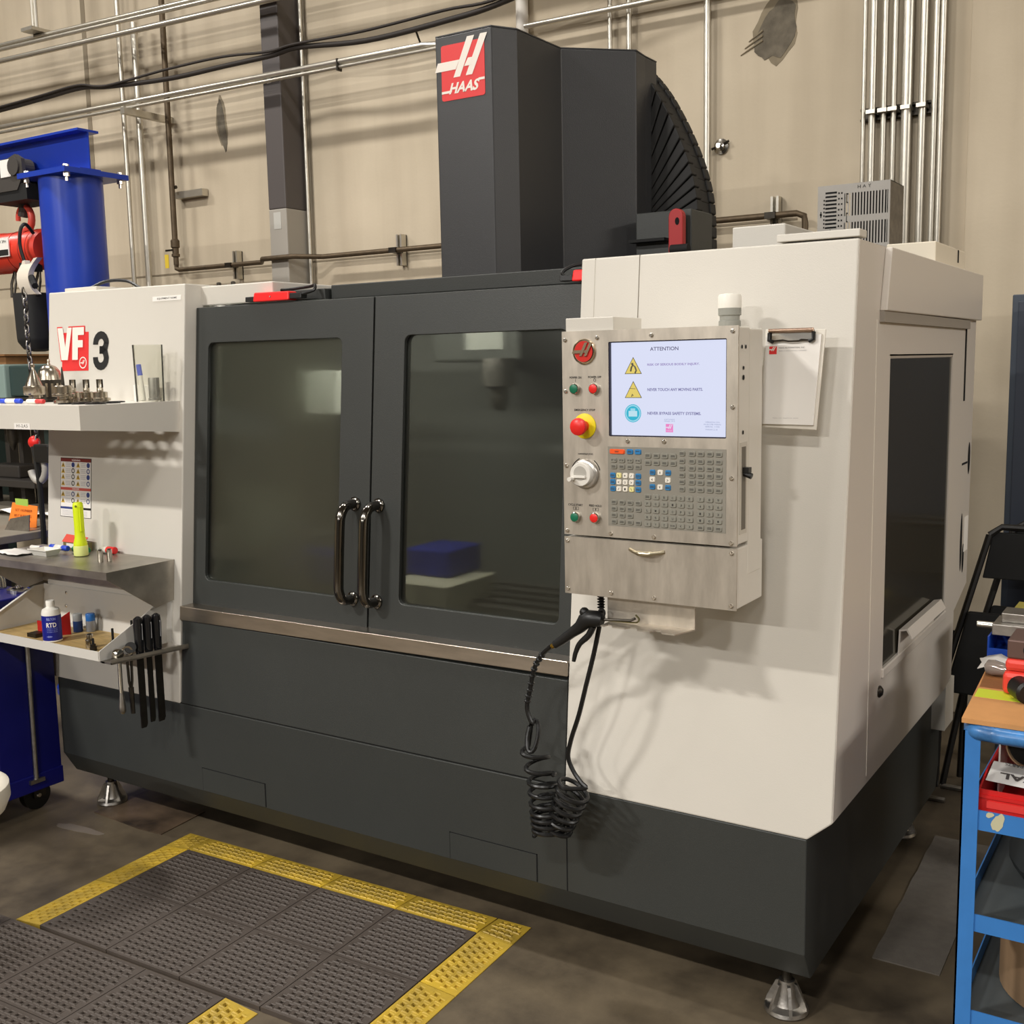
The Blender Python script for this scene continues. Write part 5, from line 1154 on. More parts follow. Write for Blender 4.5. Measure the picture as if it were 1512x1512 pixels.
hook = [(-5.285 + .058 * math.cos(a), 3.6, 2.448 + .062 * math.sin(a)) for a in [-1.75 + (5.0) * k / 16 for k in range(17)]]
MB().tube([(-5.285, 3.6, 2.375)] + hook, [.018] + [.0205 - .0005 * k for k in range(17)], 12).build('top_hook', mat('hook_red', (230, 88, 74), .4), ho, smooth=True)
MB().lathe((-5.285, 3.6, 2.37), [(.04, 0), (.04, .012), (.02, .018)], 16).build('hook_collar', REDP, ho)
MB().tube(sm([(-5.125, 3.54, 2.345), (-5.12, 3.49, 2.395), (-5.125, 3.462, 2.37), (-5.13, 3.455, 2.29), (-5.105, 3.46, 2.195)]), .009, 8).build('power_cable', BLACK, ho, smooth=True)
g = MB(); gp = sm([(-5.115, 3.45, 2.195), (-5.135, 3.44, 2.16), (-5.14, 3.435, 2.12), (-5.13, 3.44, 2.075), (-5.105, 3.45, 2.045)], 4)
for i in range(len(gp) - 1):
    a, c = gp[i], gp[i + 1]; w0, w1 = (.05, 0, 0), None
    g.add([a + V(-.01, 0, 0), a + V(.085, 0, 0), c + V(.085, 0, 0), c + V(-.01, 0, 0), a + V(-.01, .03, 0), a + V(.085, .03, 0), c + V(.085, .03, 0), c + V(-.01, .03, 0)], [(0, 1, 2, 3), (7, 6, 5, 4), (1, 5, 6, 2), (0, 3, 7, 4)])
g.prism([(-5.125, 3.45, 2.19), (-5.09, 3.45, 2.19), (-5.095, 3.45, 2.215), (-5.115, 3.45, 2.212)], (0, .03, 0)); g.prism([(-5.06, 3.45, 2.19), (-5.03, 3.45, 2.195), (-4.99, 3.45, 2.222), (-5.02, 3.45, 2.22)], (0, .03, 0))
MB().box(-5.15, -5.112, 3.455, 3.56, 2.165, 2.205).build('guide_bracket', BLACKM, ho)
g.build('chain_guide', mat('ivory_casting', (226, 216, 200), .5), ho)
MB().tube([(-5.05, 3.45, 2.13), (-5.02, 3.44, 2.10), (-4.98, 3.42, 2.08)], .016, 8).build('guide_arm', BLACKM, ho)
cn = MB().lathe((-5.275, 3.62, 1.765), [(.03, 0), (.075, .012), (.102, .05), (.105, .07), (.110, .29), (.110, .30)], 32).build('chain_container', mat('black_canvas', (34, 34, 34), .7), ho, smooth=True)
for x in (-5.39, -5.18): MB().tube([(x, 3.56, 2.05), (x - .008, 3.57, 2.12), (x + .01, 3.585, 2.195), (x + .028, 3.57, 2.12), (x + .02, 3.56, 2.05)], .007, 6).build('container_bail', GUN, cn)
# load chain, link by link, and its lower hook
lc_ = thing('load_chain', (-5.11, 3.44, 1.28), 'steel load chain with red hook block hanging below the hoist', 'chain')
lk = []
for q in range(30):
    a = 2 * PI
    z = 2.06 - .0265 * q; x = -5.105 + .0004 * q + .003 * math.sin(q * .5)
    pts = []
    for k in range(12):
        an = 2 * PI * k / 12
        dx, dz = .011 * math.cos(an), .0165 * math.sin(an) + (.004 if math.sin(an) > 0 else -.004)
        pts.append((x + dx * (1 if q % 2 else .25), 3.44 + dx * (.25 if q % 2 else -1), z + dz))
    MB().tube(pts, .0042, 6, closed=True).build('chain_link', ALU if q % 3 else GUN, lc_)
MB().sphere((-5.115, 3.44, 1.30), .038, 16, sc=(1, .7, .9)).build('hook_block', RED, lc_, smooth=True)
MB().tube([(-5.10 + .062 * math.cos(a), 3.44, 1.17 + .07 * math.sin(a)) for a in [1.7 - 4.6 * k / 14 for k in range(15)]], .018, 10).build('load_hook', mat('pale_hook', (180, 176, 168), .4), lc_, smooth=True)
MB().box(-5.075, -4.945, 3.40, 3.432, 1.20, 1.295).build('limit_switch', BLACK, lc_, bevel=.01)
MB().tube(sm([(-5.11, 3.43, 1.28), (-5.085, 3.43, 1.12), (-5.08, 3.43, .9), (-5.085, 3.43, .75)]), .014, 8).build('pendant_cable', BLACK, lc_, smooth=True)

# ------------------------------------------------------------------ blue tool cart at the left
tc_ = thing('tool_cart', (-4.2, 2.2, 0), 'deep blue tool cart on casters beside the machine base', 'cart')
MB().box(-4.66, -3.765, 1.65, 2.525, .75, .82).build('top_tray', BLUED, tc_, bevel=.006)
MB().box(-4.66, -3.670, 1.66, 2.468, .16, .69).box(-4.66, -3.775, 1.66, 2.468, .69, .75).build('body', BLUED, tc_, bevel=.004)
MB().box(-3.670, -3.656, 2.22, 2.470, .145, .69).build('corner_panel', BLUED, tc_, bevel=.003)
MB().box(-4.66, -3.650, 1.64, 2.472, .10, .165).build('bottom_frame', BLUED, tc_, bevel=.004)
MB().tube([(-3.648, 2.355, .14), (-3.648, 2.360, .69)], .009, 10).build('lock_rod', ALU, tc_, smooth=True)
MB().box(-3.658, -3.638, 2.325, 2.385, .135, .150).build('rod_bracket', ALU, tc_)
for z in (.33, .62): MB().sphere((-3.669, 2.13, z), .006, 8).build('rivet', SCREW, tc_)
def caster(x, y):
    c = MB().cyl((x - .016, y, .058), (x + .016, y, .058), .056, 28).build('caster_wheel', RUB, tc_, smooth=True)
    MB().box(x - .026, x - .02, y - .02, y + .03, .05, .10).box(x + .02, x + .026, y - .02, y + .03, .05, .10).box(x - .03, x + .03, y - .03, y + .04, .094, .1).build('caster_fork', GUN, c)
    MB().lathe((x + .026, y, .058), [(.010, 0), (.008, .004)], 10, (1, 0, 0)).build('axle_nut', SCREW, c)
caster(-3.735, 2.40); caster(-4.5, 2.40); caster(-3.78, 1.8)
for (x, y, r, l) in ((-3.845, 2.47, .042, 'wide chrome bearing race lying on the blue cart top'), ):
    o = thing('bearing_race', (x, y, .82), l, 'ring')
    MB().lathe((x, y, .8205), [(r * .6, 0), (r, 0), (r, .012), (r * .8, .016), (r * .6, .014), (r * .6, 0)], 28).build('race', CHROME, o, smooth=True); MB().lathe((x, y, .8205), [(.012, 0), (.012, .024), (.008, .028)], 14).build('hub', CHROME, o, smooth=True)
for q, (x, y) in enumerate(((-3.93, 2.36), (-3.935, 2.30), (-3.99, 2.42))):
    b = MB(); b.lathe((x, y, .8205), [(.026, 0), (.04, 0), (.04, .006), (.026, .006), (.026, 0)], 24)
    tag(b.build('steel_ring', GUN, None, smooth=True), 'flat dark steel ring lying on the blue cart top', 'ring', 'flat rings on the blue cart')
o = thing('glass_jar', (-3.99, 2.48, .82), 'clear jar of chrome bits on the blue cart top', 'jar')
MB().lathe((-3.99, 2.48, .8205), [(.028, 0), (.03, .002), (.03, .07), (.026, .075), (.0245, .07), (.0275, .004), (.001, .004)], 24).build('jar_wall', CUPM, o, smooth=True); MB().lathe((-3.985, 2.48, .825), [(.02, 0), (.018, .03), (.008, .05)], 10).build('chrome_bits', CHROME, o, smooth=True)
st = thing('stool', (-3.07, 1.67, .0165), 'round white stool with a thick seat beside the blue cart', 'stool')
MB().lathe((-3.07, 1.67, .37), [(.15, 0), (.175, .01), (.19, .045), (.188, .085), (.17, .098), (.05, .10)], 48).build('seat', mat('stool_white', (226, 218, 202), .4), st, smooth=True)
MB().cyl((-3.07, 1.67, .055), (-3.07, 1.67, .37), .025, 14).build('stem', GUN, st, smooth=True); MB().lathe((-3.07, 1.67, .0165), [(.11, 0), (.11, .02), (.05, .04), (.03, .06)], 28).build('foot', GUN, st, smooth=True)

# ------------------------------------------------------------------ far left workshop corner
gm = thing('green_machine', (-6.9, 4.7, 0), 'teal green machine housing against the far wall behind the hoist chain', 'machine')
TEAL = mat('teal_enamel', (50, 68, 66), .5); TEALL = mat('pale_teal', (138, 158, 152), .5)
MB().box(-6.84, -6.25, 4.45, 4.95, 1.50, 1.705).build('upper_housing', TEAL, gm, bevel=.01); MB().box(-8.2, -6.845, 4.42, 4.95, 1.45, 1.715).build('pale_panel', TEALL, gm, bevel=.01)
MB().box(-8.1, -6.3, 4.5, 4.95, 1.36, 1.449).build('lower_beam', mat('dark_teal', (40, 52, 52), .5), gm); MB().box(-7.9, -7.6, 4.55, 4.9, 0, 1.36).build('pedestal', TEAL, gm); MB().box(-6.7, -6.5, 4.55, 4.9, 0, 1.36).build('pedestal', TEAL, gm)
MB().tube([(-7.05 + .08 * math.cos(a), 4.39, 1.60 + .08 * math.sin(a)) for a in [2 * PI * k / 20 for k in range(20)]], .012, 6, closed=True).build('hand_wheel', TEAL, gm)
o = thing('wooden_box', (-7.5, 4.6, 1.72), 'brown wooden box on top of the green machine', 'box'); MB().box(-7.75, -6.86, 4.45, 4.9, 1.7155, 1.77).build('body', mat('brown_wood', (140, 100, 62), .7, var=.2, scale=10), o); MB().box(-7.77, -6.84, 4.43, 4.92, 1.77, 1.782).build('lid', MATS['brown_wood'], o)
wbn = thing('workbench', (-6.3, 3.8, 0), 'grey steel workbench beyond the blue cart', 'workbench')
MB().box(-7.6, -5.12, 3.15, 4.40, .80, .84).build('bench_top', mat('bench_grey', (150, 142, 128), .5, .3, var=.15, scale=6), wbn, bevel=.004)
for x in (-7.5, -6.3, -5.16):
    for y in (3.2, 4.3): MB().box(x - .03, x + .03, y, y + .06, 0, .80).build('leg', GUN, wbn)
MB().box(-7.45, -5.2, 3.3, 4.3, .25, .28).build('lower_shelf', GUN, wbn)
dp = thing('drill_press', (-6.3, 4.2, .84), 'dark bench drill press with square table on the workbench', 'drill press')
DKI = mat('dark_press_iron', (52, 48, 44), .6)
for x in (-6.50, -6.36, -6.22): MB().box(x - .022, x + .022, 4.18, 4.24, .84, 1.42).build('column', DKI, dp)
MB().box(-6.7, -5.95, 3.98, 4.3, .965, 1.01).build('table', DKI, dp, bevel=.005); MB().box(-6.55, -6.2, 4.05, 4.2, 1.01, 1.09).build('clamp_base', DKI, dp, bevel=.01); MB().lathe((-6.31, 4.1, 1.18), [(.008, 0), (.02, .03), (.035, .06), (.035, .14)], 14).build('chuck', GUN, dp, smooth=True); MB().box(-6.6, -6.1, 4.0, 4.3, 1.32, 1.5).build('head', DKI, dp, bevel=.02)
for x in (-6.58, -6.25): MB().box(x - .02, x + .02, 4.1, 4.16, .84, .965).build('foot', DKI, dp)
o = thing('order_sign', (-5.36, 3.5, .84), 'orange card sign with green tab leaning on the workbench', 'sign')
OR = mat('orange_card', (246, 132, 44), .6)
b = MB(); b.prism([(-5.48, 3.49, .8405), (-5.23, 3.49, .8405), (-5.25, 3.52, .952), (-5.47, 3.52, .962)], (0, .003, 0)); b.build('card', OR, o)
b = MB()
for q, t_ in enumerate(('SET NUMBER', 'BELT RUNNING', 'BELT SLIP')): put_text(b, t_, (-5.36, 3.5105 - .0075 * q, .925 - .028 * q), .15, .013, V(1, 0, 0), V(0, .26, .965), 0)
b.build('lettering', mat('dark_orange_ink', (150, 70, 20), .6), o); MB().box(-5.44, -5.33, 3.518, 3.522, .935, .985).build('tab', mat('green_tab', (170, 206, 90), .6), o)
o = thing('steel_plate', (-5.25, 3.40, .84), 'folded sheet steel plate propped in front of the orange sign', 'plate'); MB().prism([(-5.34, 3.38, .8405), (-5.16, 3.40, .8405), (-5.16, 3.41, .925), (-5.30, 3.39, .90)], (0, .004, 0)).build('sheet', ALU, o); MB().prism([(-5.34, 3.38, .8405), (-5.16, 3.40, .8405), (-5.16, 3.47, .8405), (-5.34, 3.45, .8405)], (0, 0, .003)).build('foot', ALU, o)
o = thing('paper_roll', (-5.75, 3.95, .84), 'curled pale drawing sheet lying across the workbench', 'paper'); b = MB()
for k in range(9):
    x = -6.1 + .10 * k; z = .846 + .03 * math.sin(k * .8) ** 2
    b.v += [(x, 3.72, z), (x, 3.86, z + .005)]
for k in range(8): b.f.append((2 * k, 2 * k + 2, 2 * k + 3, 2 * k + 1)); b.m.append(0)
s_ = b.build('sheet', PAPER, o, smooth=True); s_.modifiers.new('t', 'SOLIDIFY').thickness = .002
# ------------------------------------------------------------------ right: locker, folding chairs, blue cart
lk_ = thing('steel_locker', (-.3, 4.8, 0), 'tall slate blue steel locker against the wall', 'locker')
SL = mat('slate_enamel', (66, 74, 86), .45)
MB().box(-.687, .30, 4.63, 5.10, 0.05, 1.875).build('carcass', SL, lk_, bevel=.004)
MB().box(-.665, .28, 4.620, 4.632, .10, 1.85).build('door', mat('slate_door', (56, 62, 74), .45), lk_, bevel=.004); MB().box(-.65, .26, 4.68, 5.05, 0, .05).build('plinth', BLACKM, lk_)
MB().box(-.10, -.08, 4.605, 4.62, .95, 1.10).build('handle', CHROME, lk_)
CHB = mat('black_chair_tube', (24, 22, 20), .45)
def folded_chair(dx, dy, label):
    o = thing('folding_chair', (-.82 + dx, 4.2 + dy, 0), label, 'folding chair')
    P0 = lambda x, y, z: (x + dx, y + dy, z)
    for x in (-.86, -.80 + .30):
        MB().tube([P0(x - .02, 4.16, .012), P0(x + .04, 4.26, .45), P0(x + .16, 4.40, .98)], .0125, 8).build('front_leg', CHB, o, smooth=True)
        MB().tube([P0(x + .02, 4.28, .012), P0(x + .03, 4.28, .40), P0(x + .06, 4.32, .62)], .0115, 8).build('rear_leg', CHB, o, smooth=True)
    MB().tube([P0(-.70, 4.40, .98), P0(-.66, 4.415, 1.01), P0(-.40, 4.415, 1.01), P0(-.34, 4.40, .98)], .0125, 8).build('top_rail', CHB, o, smooth=True)
    MB().prism([P0(-.81, 4.235, .40), P0(-.50, 4.235, .40), P0(-.44, 4.30, .70), P0(-.75, 4.30, .70)], (0, .025, 0)).build('seat', BLACKM, o, bevel=.006)
    MB().prism([P0(-.715, 4.37, .82), P0(-.36, 4.37, .82), P0(-.34, 4.41, .99), P0(-.69, 4.41, .99)], (0, .012, 0)).build('backrest', BLACKM, o, bevel=.004)
    MB().tube([P0(-.885, 4.155, .010), P0(-.78, 4.155, .010)], .010, 6).build('floor_bar', ALU, o)
folded_chair(0, 0, 'black folding chair folded upright between machine and locker'); folded_chair(.06, .145, 'second black folding chair folded against the wall behind the first')
bcart = thing('utility_cart', (-.15, 2.8, 0), 'sky blue angle iron utility cart with cardboard covered top', 'cart')
CX0, CX1, CY0, CY1 = -.434, .20, 2.49, 3.25
for (x, sx) in ((CX0, 1), (CX1, -1)):
    for (y, sy) in ((CY0, 1), (CY1, -1)):
        b = MB(); b.box(min(x, x + sx * .036), max(x, x + sx * .036), min(y, y + sy * .004), max(y, y + sy * .004), .06, .835); b.box(min(x, x + sx * .004), max(x, x + sx * .004), min(y, y + sy * .036), max(y, y + sy * .036), .06, .835)
        b.build('leg', BLUEC, bcart)
        MB().cyl((x + sx * .03 - .012, y + sy * .04, .045), (x + sx * .03 + .012, y + sy * .04, .045), .045, 20).build('caster', RUB, bcart, smooth=True)
rim = sm([(CX0 + .02, 2.62, .834), (CX0 + .012, 2.54, .834), (CX0 + .022, 2.503, .834), (CX0 + .06, 2.494, .834), (CX0 + .12, 2.492, .8335), (CX1 - .06, 2.492, .8335), (CX1 - .02, 2.50, .834), (CX1 - .01, 2.56, .834)], 4)
MB().tube(rim, .0185, 12).build('push_rail', mat('worn_blue_rail', (70, 132, 196), .3, var=.3, scale=18, dark=(44, 84, 130)), bcart, smooth=True)
MB().box(CX0 + .004, CX1 - .004, CY0 + .02, CY1, .838, .852).build('top_tray', BLUEC, bcart)
for (z0, z1) in ((.612, .657), (.374, .414), (.14, .184)):
    s_ = MB().box(CX0 + .036, CX1 - .036, CY0 + .004, CY0 + .008, z0, z1).build('shelf_lip', BLUEC, bcart)
    MB().box(CX0 + .006, CX1 - .006, CY0 + .008, CY1 - .006, z0, z0 + .004).build('shelf', mat('grey_shelf_sheet', (84, 90, 92), .5), bcart)
    MB().box(CX0 + .004, CX0 + .007, CY0 + .03, CY1 - .03, z0, z1).build('side_lip', BLUEC, bcart)
MB().prism([(x, CY0 + .0035, z) for x, z in blob(-.357, .637, .011, .022, 21, .2)], (0, -.0006, 0)).prism([(x, CY0 + .0035, z) for x, z in blob(-.374, .651, .008, .006, 22, .2)], (0, -.0006, 0)).build('paint_chip', CHIP, bcart)
cdb = tag(MB().prism([(-.438, 2.488, .8525), (.19, 2.50, .8525), (.19, 3.22, .8525), (-.475, 3.20, .8525)], (0, 0, .0105)).build('cardboard_sheet', CARD, None), 'tan cardboard sheet covering the blue cart top', 'cardboard')
CT = .863
MB().prism([(-.4435, 2.665, CT), (.15, 2.665, CT), (.15, 2.735, CT), (-.4465, 2.735, CT)], (0, 0, .0006)).build('green_tape', mat('lime_tape', (206, 222, 60), .5), cdb)
b = MB(); b.prism([(-.447, 2.75, CT), (-.30, 2.75, CT), (-.30, 2.98, CT), (-.462, 2.96, CT)], (0, 0, .0004)); b.build('oil_stain', mat('brown_oil_stain', (150, 100, 58), .6, var=.25, scale=12), cdb)
vz = CT + .0005
o = thing('red_vise', (-.30, 2.76, CT), 'red and dark grey machinist vise on the cardboard', 'vise')
MB().box(-.392, -.19, 2.71, 2.85, vz, vz + .055).build('base', mat('vise_red', (232, 70, 58), .4), o, bevel=.012)
MB().box(-.388, -.21, 2.715, 2.84, vz + .055, vz + .085).build('body', MATS['vise_red'], o, bevel=.01); MB().box(-.385, -.20, 2.72, 2.845, vz + .085, vz + .13).build('jaw', mat('vise_grey', (104, 82, 76), .5, .4), o, bevel=.004)
b = MB(); disc(b, (-.335, 2.7195, vz + .108), .016, V(1, 0, 0), V(0, 0, 1)); b.build('jaw_bore', BLACKM, o)
MB().lathe((-.355, 2.70, vz + .026), [(.026, 0), (.026, .05), (.02, .055)], 20, (.5, -.86, 0)).build('black_knob', BLACK, o, smooth=True)
o = thing('glass_bulb', (-.43, 2.86, CT), 'small clear glass bulb with dark end beside the red vise', 'bulb'); MB().lathe((-.455, 2.87, vz + .020), [(.006, 0), (.018, .008), (.020, .022), (.016, .045), (.015, .058)], 16, (1, -.3, 0)).build('glass', mat('smoky_glass', (150, 140, 132), .1, .3), o, smooth=True); MB().lathe((-.405, 2.855, vz + .02), [(.012, 0), (.012, .015)], 12, (1, -.3, 0)).build('stem', GUN, o)
o = MB()
for i in range(7):
    for j in range(5): o.v.append((-.478 + .03 * i + .006 * math.sin(j * 2), 2.90 + .03 * j + .008 * math.sin(i * 1.9), vz + .004 + .012 * abs(math.sin(i * 1.3 + j * .9))))
for i in range(6):
    for j in range(4): o.f.append((i * 5 + j, (i + 1) * 5 + j, (i + 1) * 5 + j + 1, i * 5 + j + 1)); o.m.append(0)
oo = o.build('shop_rag', PAPER, None, smooth=True); oo.modifiers.new('t', 'SOLIDIFY').thickness = .002; tag(oo, 'crumpled white rag under the blue tray on the cart', 'rag')
o = thing('blue_tray', (-.30, 3.08, CT), 'blue plastic tray carrying steel bars on the cart', 'tray')
BT = mat('blue_tray_plastic', (18, 68, 170), .4)
MB().box(-.475, -.10, 3.045, 3.18, vz, vz + .004).build('tray_floor', BT, o); MB().box(-.475, -.10, 3.042, 3.046, vz, vz + .024).build('front_wall', BT, o); MB().box(-.475, -.10, 3.176, 3.18, vz, vz + .055).build('rear_wall', BT, o); MB().box(-.479, -.475, 3.042, 3.18, vz, vz + .055).build('end_wall', BT, o)
o = thing('steel_bar', (-.30, 3.1, vz + .055), 'wide grey steel parallel bar with a pin lying across the blue tray', 'bar'); MB().box(-.472, -.05, 3.06, 3.175, vz + .0555, vz + .085).build('lower_bar', ALU, o, bevel=.002); MB().box(-.455, -.05, 3.09, 3.175, vz + .085, vz + .11).build('upper_bar', ALU, o, bevel=.002); MB().cyl((-.515, 3.10, vz + .072), (-.472, 3.10, vz + .072), .009, 12).build('pin', CHROME, o, smooth=True)
o = thing('yellow_board', (-.40, 3.55, .0), 'olive yellow topped side board behind the blue cart', 'board'); MB().box(-.505, .2, 3.55, 3.78, .85, .865).build('top', mat('olive_yellow', (168, 156, 74), .6), o); 
for x in (-.49, .17): MB().box(x - .012, x + .012, 3.6, 3.74, 0, .85).build('leg', GUN, o)
# things on the cart shelves
SHZ = .6165
o = thing('red_parts_bin', (-.30, 2.62, SHZ), 'red stacking parts bin on the upper shelf of the blue cart', 'bin')
RB = mat('red_bin_plastic', (206, 34, 34), .4)
MB().box(-.402, -.22, 2.515, 2.80, SHZ, SHZ + .004).build('floor', RB, o); MB().prism([(-.402, 2.515, SHZ), (-.402, 2.80, SHZ), (-.402, 2.80, SHZ + .10), (-.402, 2.62, SHZ + .10), (-.402, 2.515, SHZ + .084)], (.004, 0, 0)).build('side_wall', RB, o); MB().prism([(-.224, 2.515, SHZ), (-.224, 2.80, SHZ), (-.224, 2.80, SHZ + .10), (-.224, 2.62, SHZ + .10), (-.224, 2.515, SHZ + .084)], (.004, 0, 0)).build('side_wall', RB, o)
MB().box(-.402, -.22, 2.511, 2.515, SHZ, SHZ + .084).build('front_wall', RB, o); MB().box(-.404, -.218, 2.507, 2.515, SHZ + .066, SHZ + .073).build('front_rim', RB, o); MB().box(-.384, -.238, 2.508, 2.511, SHZ + .044, SHZ + .060).build('label_slot', mat('red_slot', (226, 62, 58), .4), o); MB().box(-.402, -.22, 2.796, 2.80, SHZ, SHZ + .10).build('rear_wall', RB, o)
o = thing('paper_carton', (-.31, 2.66, SHZ + .05), 'open white carton with upside down printing inside the red bin', 'carton')
b = MB(); b.prism([(-.396, 2.56, SHZ + .088), (-.23, 2.56, SHZ + .080), (-.23, 2.625, SHZ + .105), (-.390, 2.625, SHZ + .112)], (0, .004, 0)); put_text(b, 'OVAL', (-.315, 2.583, SHZ + .0955), .11, .020, V(-1, 0, .03), V(0, -.917, -.40), 1, .03); put_text(b, 'VACUUM PARTS', (-.315, 2.618, SHZ + .1115), .10, .010, V(-1, 0, .03), V(0, -.917, -.40), 1)
b.build('flap', [PAPER, mat('grey_box_ink', (84, 78, 76), .6)], o)
MB().box(-.388, -.225, 2.786, 2.79, SHZ + .005, SHZ + .17).box(-.388, -.384, 2.679, 2.79, SHZ + .005, SHZ + .195).build('walls', PAPER, o)
o = thing('cardboard_tube', (-.30, 2.72, SHZ + .14), 'brown cardboard tube standing out of the white carton', 'tube'); b = MB(); b.lathe((-.335, 2.64, SHZ + .142), [(.036, 0), (.040, 0), (.040, .12), (.036, .12), (.036, 0)], 24, (.45, .89, .10)); b.build('tube_wall', CARDB, o, smooth=True)
b = MB(); disc(b, (-.333, 2.645, SHZ + .143), .036, V(.89, -.45, 0), V(-.05, -.09, 1)); b.build('tube_bore', BLACKM, o)
o = thing('round_carton', (-.2, 2.75, .144), 'large round brown carton on the lowest cart shelf', 'carton'); MB().lathe((-.19, 2.78, .1445), [(.185, 0), (.19, .003), (.19, .16), (.185, .165), (.02, .168)], 40).build('drum', CARDB, o, smooth=True); MB().lathe((-.19, 2.78, .30), [(.193, 0), (.193, .03), (.19, .033)], 40).build('lid_band', CARDB, o, smooth=True)
o = thing('shelf_shade_bulk', (-.25, 2.85, .378), 'added dark grey bag on the middle cart shelf', 'bulk'); b = MB(); b.sphere((-.22, 2.85, .45), .16, 16, sc=(1, 1.4, .45)); b.build('bulk_body', mat('dark_bulk', (46, 50, 52), .6), o, smooth=True); MB().tube(sm([(-.30, 2.76, .498), (-.285, 2.74, .525), (-.25, 2.73, .540), (-.215, 2.735, .527), (-.20, 2.74, .503)]), .008, 6).build('strap', BLACKM, o)  # dark body and strap put where the shelf lies mostly in shade
# ------------------------------------------------------------------ floor: mats, pads
ang = math.radians(2.1)
ex, ey = V(math.cos(ang), math.sin(ang), 0), V(-math.sin(ang), math.cos(ang), 0)
MATB = mat('charcoal_rubber_mat', (72, 64, 58), .55, var=.1, scale=30); MATY = mat('worn_yellow_ramp', (198, 164, 46), .5, var=.3, scale=5, dark=(142, 120, 52))
def tile_mesh(wd, dp, m, name, slope=None, cell=.0262, pad=.008, top=.013):
    """rubber tile with staggered diamond holes and raised knuckles; slope(u,v)->height"""
    b = MB(); h = (lambda u, v: top) if slope is None else slope
    P = lambda u, v, dz=0.0: (u, v, max(.001, h(u, v) + dz))
    nu = max(1, int((wd - 2 * pad) / cell)); nv = max(1, int((dp - 2 * pad) / (cell * .86)))
    cu = (wd - 2 * pad) / nu; cv = (dp - 2 * pad) / nv
    # frame
    def quad(u0, u1, v0, v1, dz=0):
        b.add([P(u0, v0, dz), P(u1, v0, dz), P(u1, v1, dz), P(u0, v1, dz)], [(0, 1, 2, 3)])
    quad(0, wd, 0, pad); quad(0, wd, dp - pad, dp); quad(0, pad, pad, dp - pad); quad(wd - pad, wd, pad, dp - pad)
    for (a, c) in (((0, 0), (wd, 0)), ((wd, 0), (wd, dp)), ((wd, dp), (0, dp)), ((0, dp), (0, 0))):
        p, q = P(*a), P(*c); b.add([p, q, (q[0], q[1], 0), (p[0], p[1], 0)], [(3, 2, 1, 0)])
    for j in range(nv):
        v0 = pad + cv * j; v1 = v0 + cv; vc = (v0 + v1) / 2
        sh = (j % 2) * .5
        us = [pad + cu * (i + sh) for i in range(nu + 1 - (1 if sh else 0))]
        if sh: quad(pad, us[0], v0, v1); quad(us[-1], wd - pad, v0, v1)
        for i in range(len(us) - 1):
            u0, u1 = us[i], us[i + 1]; uc = (u0 + u1) / 2
            o4 = [P(u0, v0), P(u1, v0), P(u1, v1), P(u0, v1)]
            r1 = [P(uc - cu * .36, vc - cv * .40, .0028), P(uc + cu * .36, vc - cv * .40, .0028), P(uc + cu * .36, vc + cv * .36, .0005), P(uc - cu * .36, vc + cv * .36, .0005)]
            r2 = [P(uc - cu * .20, vc - cv * .20, .0012), P(uc + cu * .20, vc - cv * .20, .0012), P(uc + cu * .20, vc + cv * .24, -.001), P(uc - cu * .20, vc + cv * .24, -.001)]
            fl4 = [(x, y, .0008) for x, y, z in r2]
            fs = []
            for k in range(4):
                n = (k + 1) % 4
                fs += [(k, n, 4 + n, 4 + k), (4 + k, 4 + n, 8 + n, 8 + k), (8 + k, 8 + n, 12 + n, 12 + k)]
            fs.append((12, 13, 14, 15))
            b.add(o4 + r1 + r2 + fl4, fs)
    ob = b.build(name, m); me = ob.data; bpy.data.objects.remove(ob)
    return me
def place(me, name, parent, pos, rz=0.0):
    ob = bpy.data.objects.new(name, me); COL.objects.link(ob); ob.parent = parent
    ob.location = Vector(pos) - ORG[parent]; ob.rotation_euler = (0, 0, rz); return ob
T = .2945
blk = tile_mesh(T - .003, T - .003, MATB, 'mat_tile'); 
RW = .112
ramp_far = tile_mesh(T - .003, RW, MATY, 'ramp_tile', slope=lambda u, v: .013 * (1 - v / RW * .8))
def mat_at(org_pt, nu, nv, label, sides):
    o = thing('anti_fatigue_mat', (org_pt[0], org_pt[1], 0), label, 'floor mat')
    O = V(org_pt[0], org_pt[1], 0)
    for i in range(nu):
        for j in range(nv): place(blk, 'mat_tile', o, O + ex * (T * i) - ey * (T * (j + 1)), ang)
    return o, O
m1, O1 = mat_at((-2.912, 2.428), 4, 2, 'black rubber floor mat with yellow ramp edges along the machine front', None)
for i in range(4): place(ramp_far, 'ramp_tile', m1, O1 + ex * (T * i) + ey * .002, ang)
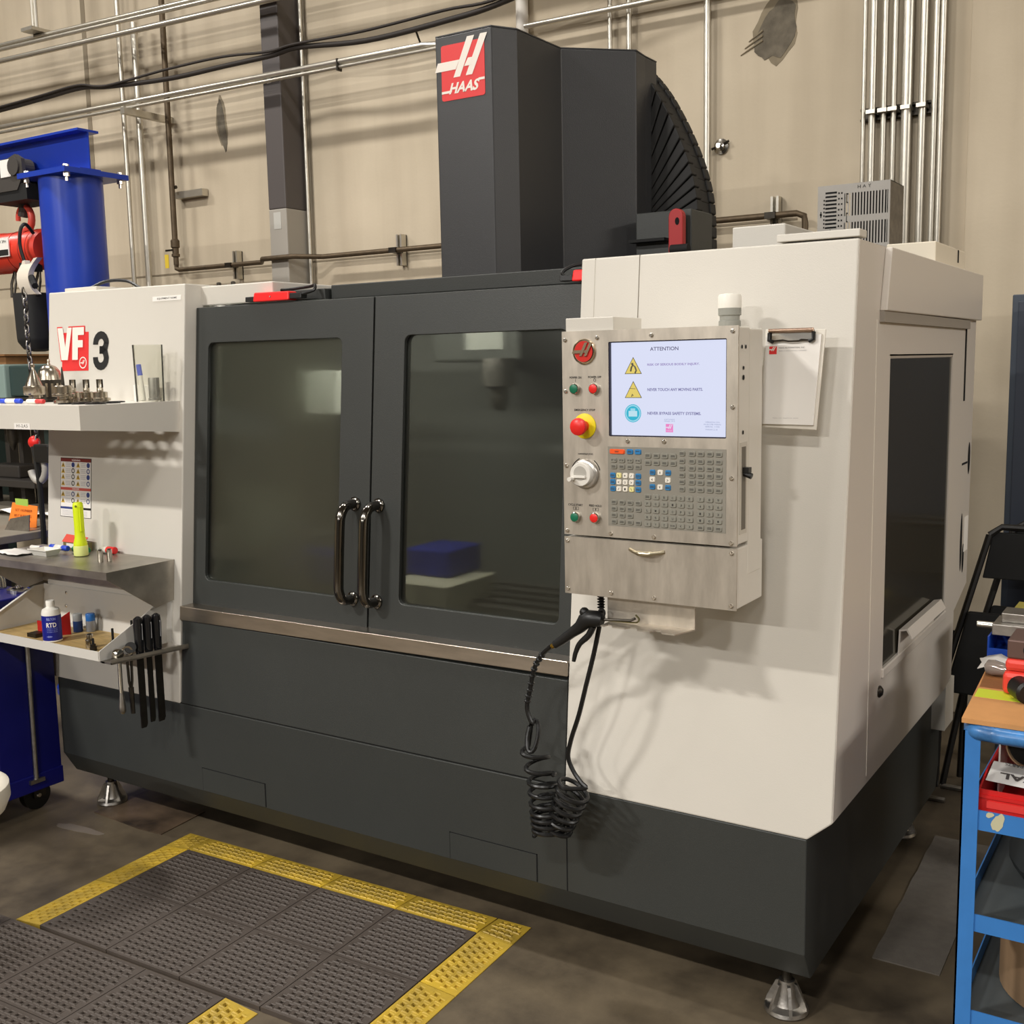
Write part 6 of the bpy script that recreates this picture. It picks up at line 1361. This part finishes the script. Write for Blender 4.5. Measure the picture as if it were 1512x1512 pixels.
for j in range(2):
    place(ramp_far, 'ramp_tile', m1, O1 - ey * (T * (j + 1)) - ex * .002, ang + PI / 2)
    place(ramp_far, 'ramp_tile', m1, O1 + ex * (T * 4 + .002) - ey * (T * j), ang - PI / 2)
crn = tile_mesh(RW, RW, MATY, 'ramp_corner', slope=lambda u, v: .013 * (1 - max(u, v) / RW * .8), cell=.024)
def corner(pos, rz): 
    c_ = place(crn, 'ramp_corner', m1, pos, rz)
corner(O1 + ex * (T * 4 + .002) + ey * .002, ang); corner(O1 - ex * .002 + ey * .002, ang + PI / 2)
O2 = O1 + ex * (.772 - T * 4) - ey * (T * 2 + .013)
m2 = thing('anti_fatigue_mat', (O2.x, O2.y, 0), 'black rubber floor mat under the stool, ending in one yellow ramp', 'floor mat')
for i in range(5):
    for j in range(4): place(blk, 'mat_tile', m2, O2 + ex * (T * i - T * 1 ) - ey * (T * (j + 1)), ang)
for j in range(4): place(ramp_far, 'ramp_tile', m2, O2 + ex * (T * 4 + .002) - ey * (T * j), ang - PI / 2)
pd = MB(); n = 12
xs = [-.745, -.588]; 
for i in range(n + 1):
    t = i / n; y = 3.835 - .905 * t
    pd.v += [(-.748 + .022 * t + .002 * math.sin(i * 2.1), y, .004), (-.56 + .012 * t, y, .004)]
for i in range(n): pd.f.append((2 * i, 2 * i + 2, 2 * i + 3, 2 * i + 1)); pd.m.append(0)
ob = pd.build('absorbent_pad', mat('grey_felt', (112, 106, 98), .95, var=.12, scale=30, bump=.5, bscale=250), None); ob.modifiers.new('t', 'SOLIDIFY').thickness = .005
tag(ob, 'long grey absorbent felt pad on the floor beside the machine', 'pad')
ob = MB().prism([(-3.50, 2.485, .0005), (-3.23, 2.470, .0005), (-3.115, 2.478, .0005), (-3.135, 2.70, .0005), (-3.5, 2.75, .0005)], (0, 0, .003)).build('floor_sheet', mat('brown_sheet', (92, 76, 60), .45, var=.5, scale=6, dark=(44, 37, 30)), None)
tag(ob, 'thin oily brown sheet on the floor under the machine front', 'sheet')
ob = MB().prism([(x, y, .0004) for x, y in blob(-3.42, 2.36, .10, .025, 31, 1.6)], (0, 0, .0006)).build('dried_spill', mat('dried_coolant', (120, 110, 98), .4), fl)
